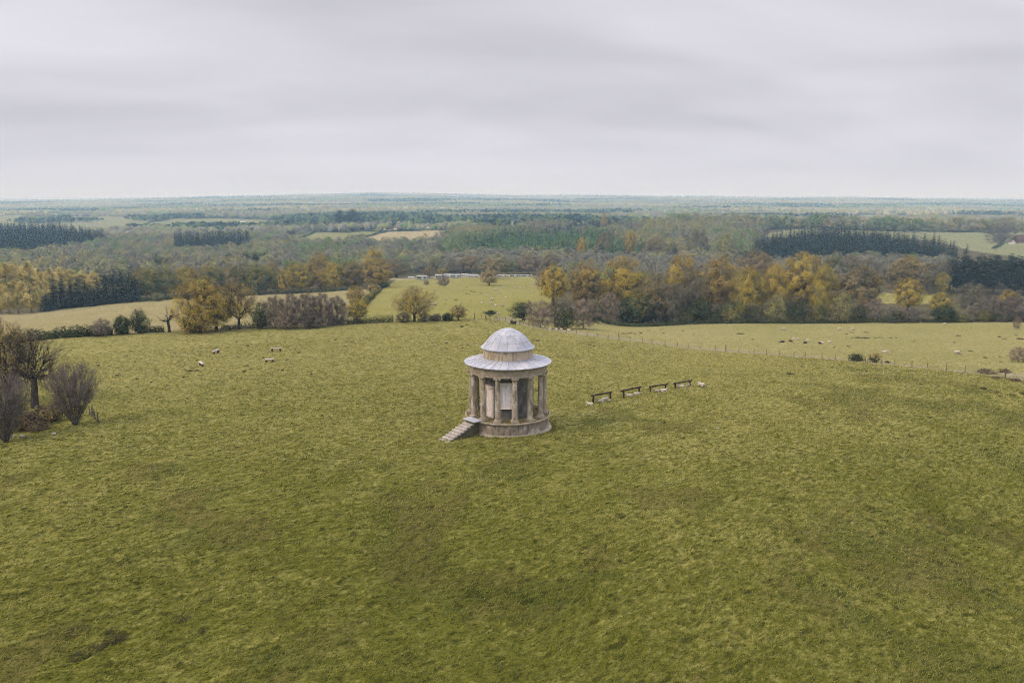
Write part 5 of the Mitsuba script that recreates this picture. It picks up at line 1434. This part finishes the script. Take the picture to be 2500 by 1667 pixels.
def sheep_mesh(pose):
    if pose == 'lying':
        z, hd = .26, (.62, .0, .52)
        legs = [[((.34, s * .22, .10), .075), ((.52, s * .20, .06), .05)] for s in (-1, 1)] + [[((-.34, s * .28, .12), .10), ((-.10, s * .32, .06), .05)] for s in (-1, 1)]
    else:
        z = .58
        hd = (.66, .0, .86) if pose == 'standing' else (.72, .05, .22)
        legs = [[((x, s * .13, .42), .085), ((x + .01, s * .13, .22), .05), ((x + dx, s * .13, .04), .042)] for x, dx in ((.32, .0), (-.34, -.04)) for s in (-1, 1)]
    body = [((-.36, 0, z + .02), .25), ((.0, 0, z - .02), .29), ((.30, 0, z + .02), .25)]
    neck = [((.34, 0, z + .10), .17), ((hd[0] - .12, hd[1], hd[2]), .11)]
    head = [((hd[0] - .12, hd[1], hd[2] + .02), .105), ((hd[0] + .07, hd[1], hd[2] - .05), .06)]
    ears = [[((hd[0] - .12, hd[1] + s * .08, hd[2] + .06), .03), ((hd[0] - .15, hd[1] + s * .18, hd[2] + .04), .02)] for s in (-1, 1)]
    tail = [((-.56, 0, z + .08), .07), ((-.63, 0, z - .16), .045)]
    m = blob([body, neck, head, tail] + legs + ears)
    return m, np.array(hd), z


SHEEP = {}
for pose in ('lying', 'standing', 'grazing'):
    m_, hd_, z_ = sheep_mesh(pose)
    vv = np.array(m_.vertices)
    vv += np.array(m_.vertex_normals) * .018 * (meshkit.noise(vv * 18, 4)[:, None] - .5) * 2
    for tone, (fleece, skin) in {'cream': ((.46, .41, .335), (.34, .29, .24)), 'dull': ((.36, .32, .26), (.11, .09, .08)), 'dark': ((.05, .042, .036), (.035, .03, .028))}.items():
        bare = np.clip(np.maximum((.17 - np.linalg.norm(vv - hd_, axis=1)) / .05, (.26 - vv[:, 2]) / .06 if pose != 'lying' else vv[:, 2] * 0 - 1), 0, 1)[:, None]
        c_ = np.array(fleece) * (.8 + .4 * meshkit.fbm(vv * 9, 2, 6)[:, None]) * (1 - bare) + np.array(skin) * bare
        SHEEP[pose, tone] = mikit.ply((vv, m_.faces), 'foliage_bsdf', smooth=True, color=c_)


def sheep(px, py, pose, tone, ang, label, size=1.0, group=None):
    p = hit(px, py)
    key = numbered('sheep')
    scene[key] = placed(SHEEP[pose, tone], T().translate([float(p[0]), float(p[1]), float(p[2]) + .02]).rotate([0, 0, 1], float(ang)).scale(float(size)))
    tag(key, label, 'sheep', group)


for (x, y, pose, tone, a, lab, sz) in [
    (350, 762, 'lying', 'cream', 160, 'cream sheep lying at the left post of the nearest log jump', .95), (505, 722, 'lying', 'dull', 200, 'dull grey sheep lying under the nearest log jump', 1.0), (572, 708, 'standing', 'cream', 20, 'cream sheep standing under the nearest log jump', .8),
    (630, 702, 'lying', 'cream', 10, 'cream lamb lying at the right post of the nearest log jump', .55), (922, 634, 'lying', 'cream', 170, 'cream sheep lying under the left of the second log jump', .9), (1030, 612, 'lying', 'cream', 5, 'cream sheep lying at the right post of the second log jump', .85),
    (1310, 572, 'lying', 'dull', 200, 'dull sheep lying under the left of the third log jump', .9), (1412, 566, 'lying', 'cream', 0, 'cream sheep lying under the right of the third log jump', 1.05), (1660, 508, 'lying', 'cream', 180, 'cream sheep lying under the farthest log jump', 1.0),
    (1762, 486, 'lying', 'dull', 30, 'dull sheep lying at the right post of the farthest log jump', .75), (1950, 484, 'lying', 'cream', 150, 'cream sheep lying alone beyond the farthest log jump', 1.15)]:
    sheep(*S5(x, y), pose, tone, a, lab, sz * .82)
rng = np.random.default_rng(91)
for px, py in [(1306.5, 794.5), (1317.5, 798), (1343.5, 804.6), (1358.5, 805.6), (1370.5, 805.6), (1389, 807.5), (1328, 800)]:
    sheep(px, py, 'lying', 'cream', rng.uniform(0, 360), 'cream sheep resting at the foot of the clump on the track', .95, 'sheep resting under the clump')
for px, py, pose, tone, lab in [(1912.5, 807, 'standing', 'cream', 'cream sheep alone at the left of the right-hand pasture'), (2049, 807, 'grazing', 'cream', 'cream sheep, left of the two side by side in the right-hand pasture'), (2082, 807, 'grazing', 'cream', 'cream sheep, right of the two side by side in the right-hand pasture'),
                                (2305, 795, 'standing', 'cream', 'cream sheep against the far hedge below the dark holly'), (2160, 862, 'lying', 'cream', 'cream sheep lying beyond the amber gorse'), (2336, 866, 'grazing', 'cream', 'cream sheep grazing alone beyond the right part of the wire fence')]:
    sheep(px, py, pose, tone, rng.choice([10, 190]) + rng.uniform(-25, 25), lab, 1.1)
for px, py, tone in [(1938, 828, 'cream'), (1946, 830, 'cream'), (1972, 832, 'cream'), (2007, 838.5, 'cream'), (2024, 836, 'cream'), (1930, 834, 'dark'), (1910, 836, 'dark'), (1966, 838.5, 'dark'), (2002, 839.5, 'dark')]:
    sheep(px, py, 'lying', tone, rng.uniform(0, 360), f'{"cream" if tone == "cream" else "dark"} sheep in the loose flock at the left of the right-hand pasture', .9, f'{tone} sheep of the loose flock')
for px, py in [(1175.7, 742.5), (1198.5, 743.8), (1209.6, 746.5), (1226, 748), (1187.5, 721.5), (1201, 732.5), (1236, 727), (1208.8, 709.5), (1214.7, 714.5), (1301, 713.5), (1053, 746.5), (1061.5, 745.5), (1213, 767.5), (1298, 702.5), (1305, 696), (1227, 704.5), (1124, 741.5), (1270, 702.5), (1258, 703.5), (1283, 703)]:
    sheep(px, py, ['standing', 'grazing', 'lying'][rng.integers(3)], 'cream', rng.uniform(0, 360), 'cream sheep scattered over the middle pasture', 1.0, 'sheep scattered over the middle pasture')
for px, py in [(1249, 791.5), (1256, 793), (1278, 784.5)]:
    sheep(px, py, 'standing', 'dark', rng.uniform(0, 360), 'dark sheep on the track behind the temple dome', 1.1, 'dark sheep on the track')


# ---------------------------------------------------------------- rush tussocks and stones
def rush(name, seed, col, n=150, H=.6, W=.9):
    rng = np.random.default_rng(seed)
    a, u = rng.uniform(0, 6.283, n), rng.uniform(0, 1, n) ** .6
    b = np.stack([np.cos(a) * u * W * .32, np.sin(a) * u * W * .32, a * 0 - .05], 1)
    L = H * rng.uniform(.55, 1.1, n)
    d = np.stack([np.cos(a) * u * .55 + rng.normal(0, .22, n), np.sin(a) * u * .55 + rng.normal(0, .22, n), a * 0 + 1], 1)
    s = np.cross(d, rng.normal(0, 1, d.shape))
    s *= .022 / np.linalg.norm(s, axis=1, keepdims=True)
    v = np.stack([b - s, b + s, b + d * L[:, None]], 1).reshape(-1, 3)
    f = np.arange(len(v)).reshape(-1, 3)
    n_ = np.repeat(unit(b * np.array([1, 1, 0]) + np.array([0, 0, .6]) + rng.normal(0, .2, b.shape)), 3, 0)
    scene['proto_' + name] = {'type': 'shapegroup', 'blades': leafy([(v, f, n_)], [tint(rng, v, f, col, .2)])}
    PROTO[name] = (H, W)


rush('rush_0', 601, (.040, .042, .018), n=260)
rush('rush_1', 602, (.050, .046, .022), n=260)
rush('rush_2', 603, (.085, .074, .036), n=150, H=.45)
RUSH = [(191, 1540, 62, .5), (178, 1542, 40, .35), (283, 1560, 74, .5), (268, 1541, 40, .35), (231, 1586, 60, .5), (198, 1602, 66, .4), (445, 1514, 50, .42), (485, 1542, 46, .38), (404, 1500, 26, .3), (1180, 1460, 22, .3), (1830, 1450, 34, .4), (1518, 1258, 26, .35), (1512, 1262, 30, .3), (1494, 1270, 22, .3), (1522, 1370, 34, .3),
        (2086, 888, 0, 0)]
for px, py, w_, h_ in RUSH:
    if w_:
        p = hit(px, py)
        plant(f'rush_{int(px) % 2}', 'rush_tussock', p, h_ * .6, w_ * .75 * depth(p) / F, f'dark rush tussock, {ORD[sorted(q[0] for q in RUSH).index(px)]} from the left of those at the bottom left' if px < 600 else 'dark rush tussock in the open grass before the temple', 'tussock', 'rushes at the bottom left' if px < 600 else 'rushes before the temple', sink=.05)
SPOTS = [(462, 906, 16), (480, 906, 12), (602, 894, 12), (613, 902, 9), (596, 908, 8), (580, 873, 7), (605, 845, 7), (578, 836, 6), (643, 874, 6), (1090, 838, 8), (1060, 846, 8), (1128, 844, 9), (1143, 842, 7), (1130, 850, 8), (1090, 852, 9), (1127, 798, 9), (1139, 795, 9), (1302, 832, 8), (1313, 833, 10), (1270, 785, 9), (1276, 788, 7),
         (1440, 842, 8), (1450, 846, 6), (1520, 848, 7), (1563, 852, 7), (1520, 815, 9), (1524, 815.5, 7), (1532, 815, 6), (1540, 813.5, 9), (1549, 815, 10), (1564, 813.5, 7), (1583, 807, 6), (1612, 806.5, 6), (1620, 813, 5), (1667, 808, 6), (1694, 817, 5), (1808, 815.5, 18), (1838, 829, 6), (1850, 846, 5), (1903, 836, 8), (1931, 834, 12), (1965, 838, 12),
         (2036, 849, 6), (2071, 846.5, 7), (2080, 812, 12), (2115, 812, 14), (2066, 816, 8), (2082, 825, 12), (2096, 825.5, 12), (2113, 826, 20), (2140, 826, 14), (2150, 825, 9), (2175, 825.5, 7), (2188, 826, 6), (2232, 832, 6), (2340, 820, 10), (2330, 836, 8), (2370, 858, 12), (2405, 874, 9), (2441, 872, 7), (2443, 884, 8), (2440, 823, 8), (2452, 828, 14), (2490, 828, 16), (2480, 818, 7), (2476, 797, 7),
         (1928, 914, 20), (2248, 940, 8), (2374, 942, 10), (2400, 950, 14), (2435, 958, 12), (2443, 967, 12), (2468, 965, 20), (2497, 962, 14), (1996, 901, 8), (1958, 896, 6), (2032, 897, 8), (1878, 908, 6), (2221, 988, 7), (2115, 907, 6),
         (1041, 713, 5), (1061, 710, 6), (1140, 700.5, 5), (1153, 701, 5), (1150, 710, 6), (1157, 713, 8), (1174, 715.5, 8), (1138, 718.5, 4), (1145, 718.5, 4), (1089, 733.5, 8), (1112, 733, 6), (1086, 742, 5), (1125, 741, 8), (240, 892, 8), (286, 918, 8), (276, 922, 6), (334, 926, 8), (370, 934, 7), (330, 884, 6), (286, 900, 5), (448, 922, 7), (146, 1053, 0), (700, 880, 8), (730, 862, 7), (836, 812, 6), (820, 830, 6), (860, 836, 7), (842, 845, 9), (690, 905, 7), (760, 915, 6)]
for k, (px, py, w_) in enumerate(SPOTS):
    if w_:
        p = hit(px, py)
        where = 'right-hand pasture beyond the wire fence' if py < np.interp(px, [q[0] for q in FENCE], [q[1] for q in FENCE]) and px > 1300 else ('middle pasture' if py < 760 else ('temple hill left of the temple' if px < 1240 else 'temple hill right of the temple'))
        plant(f'rush_{k % 3}', 'rush_tussock', p, rng.uniform(.25, .42), w_ * depth(p) / F, f'small dark rush tussock on the {where}', 'tussock', f'rush tussocks on the {where}', sink=.04)


def rock(px, py, w_, h_, label, seed):
    p = hit(px, py)
    s = w_ * depth(p) / F / 2
    m = trimesh.creation.icosphere(2, 1.0)
    m.vertices *= (1 + .35 * (meshkit.fbm(m.vertices * 1.3 + seed, 2, seed)[:, None] - .5) * 2) * np.array([s, s * .7, h_])
    m.apply_translation(p + np.array([0, 0, h_ * .3]))
    tag(put(None, 'stone', m, 'pale_rock', smooth=50), label, 'stone')


rock(132, 1060, 12, .18, 'pale stone at the edge of the bramble, right of three', 1)
rock(53, 1066, 13, .2, 'pale stone between the rod trees, middle of three', 2)
rock(34, 1066, 9, .16, 'pale stone at the foot of the nearest rod tree', 3)
rock(1735, 1007, 9, .10, 'pale stone in the grass right of the temple, farther one', 4)
rock(1752, 1046, 11, .10, 'pale stone in the grass right of the temple, nearer one', 5)
rock(1722, 1050, 10, .08, 'flat pale stone left of the nearer pale stone', 6)
rock(1700, 1002, 8, .07, 'small flat stone left of the farther pale stone', 7)


# ---------------------------------------------------------------- caravans and far houses
def caravan(px, wide, top, tone, d, label, seed):
    rng = np.random.default_rng(seed)
    p = ahead(px, d)
    s = depth(p) / F
    L, W2, H = wide * s, 2.8, height_to(p, top)
    key = tag(numbered('static_caravan'), label, 'caravan')
    m = trimesh.transformations.translation_matrix(p) @ trimesh.transformations.rotation_matrix(rng.uniform(-.12, .12), [0, 0, 1])
    at = lambda b: b.apply_transform(m)  # noqa: E731
    put(key, 'body', at(box(-L / 2, L / 2, -W2 / 2, W2 / 2, .45, H - .35, .06)), tone)
    put(key, 'skirt', at(box(-L / 2 + .1, L / 2 - .1, -W2 / 2 + .1, W2 / 2 - .1, -.5, .448)), 'slate_roof')
    roof_ = trimesh.creation.extrude_polygon(shapely.Polygon([(-W2 / 2 - .12, 0), (W2 / 2 + .12, 0), (W2 / 2 + .1, .10), (0, .42), (-W2 / 2 - .1, .10)]), L + .24)
    roof_.apply_transform(np.array([[0, 0, 1, -L / 2 - .12], [1, 0, 0, 0], [0, 1, 0, H - .348], [0, 0, 0, 1.0]]))
    put(key, 'roof', at(roof_), 'coated_panel')
    nw = max(int(L / 1.7), 2)
    for k in range(nw):
        x0 = -L / 2 + .35 + k * (L - .7) / nw
        w1 = (L - .7) / nw - .30
        put(key, 'window' if k != nw // 2 else 'door', at(box(x0, x0 + w1, -W2 / 2 - .03, -W2 / 2 + .02, 1.15 if k != nw // 2 else .5, H - .75)), 'dark_glass' if k != nw // 2 else 'coated_panel')


scene['dark_glass'] = {'type': 'principled', 'base_color': {'type': 'rgb', 'value': [.03, .035, .042]}, 'roughness': .12, 'specular': .5}
for px, wide, top, tone, d, lab in [(1030, 24, 672.5, 'green_panel', 556, 'low greenish caravan at the left end of the row'), (1075, 24, 670, 'coated_panel', 566, 'pale caravan second from the left, half hidden by a bare tree'), (1112, 24, 669.5, 'green_panel', 572, 'greenish caravan third from the left'),
                                    (1155, 26, 670, 'coated_panel', 578, 'white caravan with dark windows left of the tan trees'), (1226, 26, 671.5, 'coated_panel', 590, 'white caravan right of the tan trees'), (1258, 28, 671.5, 'coated_panel', 592, 'long white caravan, second from the right end'), (1286, 24, 671, 'coated_panel', 596, 'white caravan at the right end of the row')]:
    caravan(px, wide, top, tone, d, lab, int(px))
for px, wide, top, d in [(1004, 14, 675, 580), (1050, 15, 670.5, 592), (1093, 16, 669, 600), (1134, 16, 668.5, 606), (1184, 16, 669.5, 600), (1211, 12, 670, 606)]:
    caravan(px, wide, top, 'coated_panel', d, f'{"small" if wide < 15 else "pale"} caravan in the second row, ' + {1004: 'left end', 1050: 'behind the gap after the first', 1093: 'behind the gap after the second', 1134: 'behind the gap after the third', 1184: 'behind the tan trees', 1211: 'right of the tan trees'}[px], int(px) + 7)


def house(px, d, wide, deep, eaves, ridge, ang, wall, roof_m, label, windows=4, chimney=True):
    p = ahead(px, d)
    key = tag(numbered('house'), label, 'house')
    m = trimesh.transformations.translation_matrix(p) @ trimesh.transformations.rotation_matrix(math.radians(ang), [0, 0, 1])
    at = lambda b: b.apply_transform(m)  # noqa: E731
    put(key, 'wall', at(trimesh.Trimesh(*_gable(wide, deep, eaves, ridge), process=False)), wall)
    rise = ridge - eaves
    for s in (-1, 1):
        prof_ = [(0, ridge + .06), (0, ridge + .28), (deep / 2 + .45, eaves - rise * .9 / deep + .28), (deep / 2 + .45, eaves - rise * .9 / deep + .06)]
        r_ = trimesh.creation.extrude_polygon(shapely.Polygon([(s * a, b) for a, b in prof_]), wide + .7)
        r_.apply_transform(np.array([[0, 0, 1, -wide / 2 - .35], [1, 0, 0, 0], [0, 1, 0, 0], [0, 0, 0, 1.0]]))
        put(key, 'roof_slope', at(r_), roof_m)
    if chimney:
        put(key, 'chimney', at(box(wide * .2 - .45, wide * .2 + .45, -.4, .4, ridge - .6, ridge + 1.5, .03)), 'brick_wall')
    for k in range(windows):
        x0 = -wide / 2 + (k + .5) * wide / windows
        for z0 in ((1.0, 3.6) if eaves > 4.4 else (1.0,)):
            f_ = put(key, 'window', at(box(x0 - .6, x0 + .6, -deep / 2 - .04, -deep / 2 + .05, z0, z0 + 1.3)), 'white_wall')
            put(f_, 'pane', at(box(x0 - .5, x0 + .5, -deep / 2 - .06, -deep / 2 + .03, z0 + .1, z0 + 1.2)), 'dark_glass')


def _gable(w, d, e, r):
    v = np.array([[x, y, z] for x in (-w / 2, w / 2) for y, z in ((-d / 2, -1), (d / 2, -1), (d / 2, e), (0, r), (-d / 2, e))])
    f = [[0, 5, 9], [0, 9, 4], [1, 2, 7], [1, 7, 6], [2, 3, 8], [2, 8, 7], [3, 4, 9], [3, 9, 8], [0, 4, 3], [0, 3, 2], [0, 2, 1], [5, 6, 7], [5, 7, 8], [5, 8, 9]]
    return v, np.array(f)


house(2488, 1010, 15, 8, 3.6, 9.5, 18, 'brick_wall', 'tile_roof', 'farmhouse with a steep brown tiled roof at the right edge', 4)
house(2470, 985, 7, 5, 2.6, 5.2, 80, 'white_wall', 'tile_roof', 'small white outbuilding below the brown-roofed farmhouse', 2, False)
house(2278, 1330, 15, 8, 3.2, 7.5, 8, 'white_wall', 'tile_roof', 'white cottage with a brown roof behind the ridge hedge', 4)
house(1922, 1330, 12, 7, 4.8, 8, -10, 'white_wall', 'slate_roof', 'white house among the trees above the fir plantation', 3)
house(592, 2000, 16, 9, 5, 7.5, 5, 'white_wall', 'coated_panel', 'long white barn on the pale field in the left distance', 4, False)
house(690, 1900, 9, 7, 4.6, 7.5, 0, 'white_wall', 'slate_roof', 'small white house right of the long white barn', 2)
house(760, 2100, 8, 6, 4, 7, 0, 'white_wall', 'slate_roof', 'tiny white house among the far grey trees', 2)
# a few dark conifers standing over the far fields
for px, top, w_, d, lab in [(832, 515, 32, 1560, 'dark spreading pine, left one on the knoll over the far fields'), (862, 513, 40, 1560, 'dark spreading pine, right one on the knoll over the far fields'), (885, 532, 16, 1540, 'dark pine at the right foot of the knoll pines')]:
    stand('pine_0', px, D(d), top, w_, lab)
for px, top, w_, d, lab in [(911, 518, 14, 1600, 'lone dark fir right of the knoll pines'), (1003, 536, 10, 1700, 'small dark fir behind the straw-coloured far field'), (319, 540, 11, 1500, 'lone dark fir in the left distance'), (440, 588, 20, 960, 'dark round-shouldered fir at the left end of the fir belt'),
                            (1098, 591, 17, 870, 'pointed dark fir right of the small firs'), (1073, 596, 12, 880, 'pointed fir beside the pointed dark fir'), (840, 585, 22, 900, 'dense dark fir pair below the green far field'), (745, 592, 18, 880, 'dark fir left of the dense dark fir pair'), (707, 594, 12, 880, 'small dark fir farthest left under the far fields')]:
    stand('spruce_1', px, D(d), top, w_, lab)
for px, top, w_, d, lab in [(388, 629, 56, 640, 'very dark flat evergreen oak in the left valley'), (603, 617, 24, 680, 'dark evergreen tree in the valley, left of a pair'), (627, 617, 20, 680, 'dark evergreen tree in the valley, right of a pair'), (563, 619, 28, 660, 'mid-green evergreen tree left of the dark pair in the valley')]:
    stand('holly', px, D(d), top, w_, lab)
for px, top, w_, d, lab in [(1702, 559, 56, 760, 'tall grey bare tree on the slope left of the fir plantation'), (1770, 570, 54, 740, 'pale green rounded tree right of the tall grey bare tree')]:
    stand('wood_5' if px < 1730 else 'willow', px, D(d), top, w_, lab)
for px, top, w_, d, lab in [(1474, 518, 14, 1150, 'narrow golden tree standing up from the skyline of the hill wood'), (1420, 577, 26, 760, 'golden tree among the larches of the hill wood'), (1537, 561, 30, 800, 'golden brown dome over the larches of the hill wood'), (1475, 566, 40, 800, 'pinkish brown dome among the larches of the hill wood'), (1598, 578, 56, 740, 'broad tan dome at the right of the larches')]:
    stand('oak_0' if px in (1474, 1420, 1537) else 'wood_3', px, D(d), top, w_, lab)
stand('bare_2', 2440, D(1010), 552, 56, 'dark spreading tree left of the farmhouse')
# ---------------------------------------------------------------- the damp air
scene['haze'] = {'type': 'cube', 'to_world': T().translate([0, 0, 20.0]).scale([10900, 10900, 110.0]), 'bsdf': {'type': 'null'}, 'interior': {'type': 'ref', 'id': 'air'}}
tag('haze', kind='stuff')
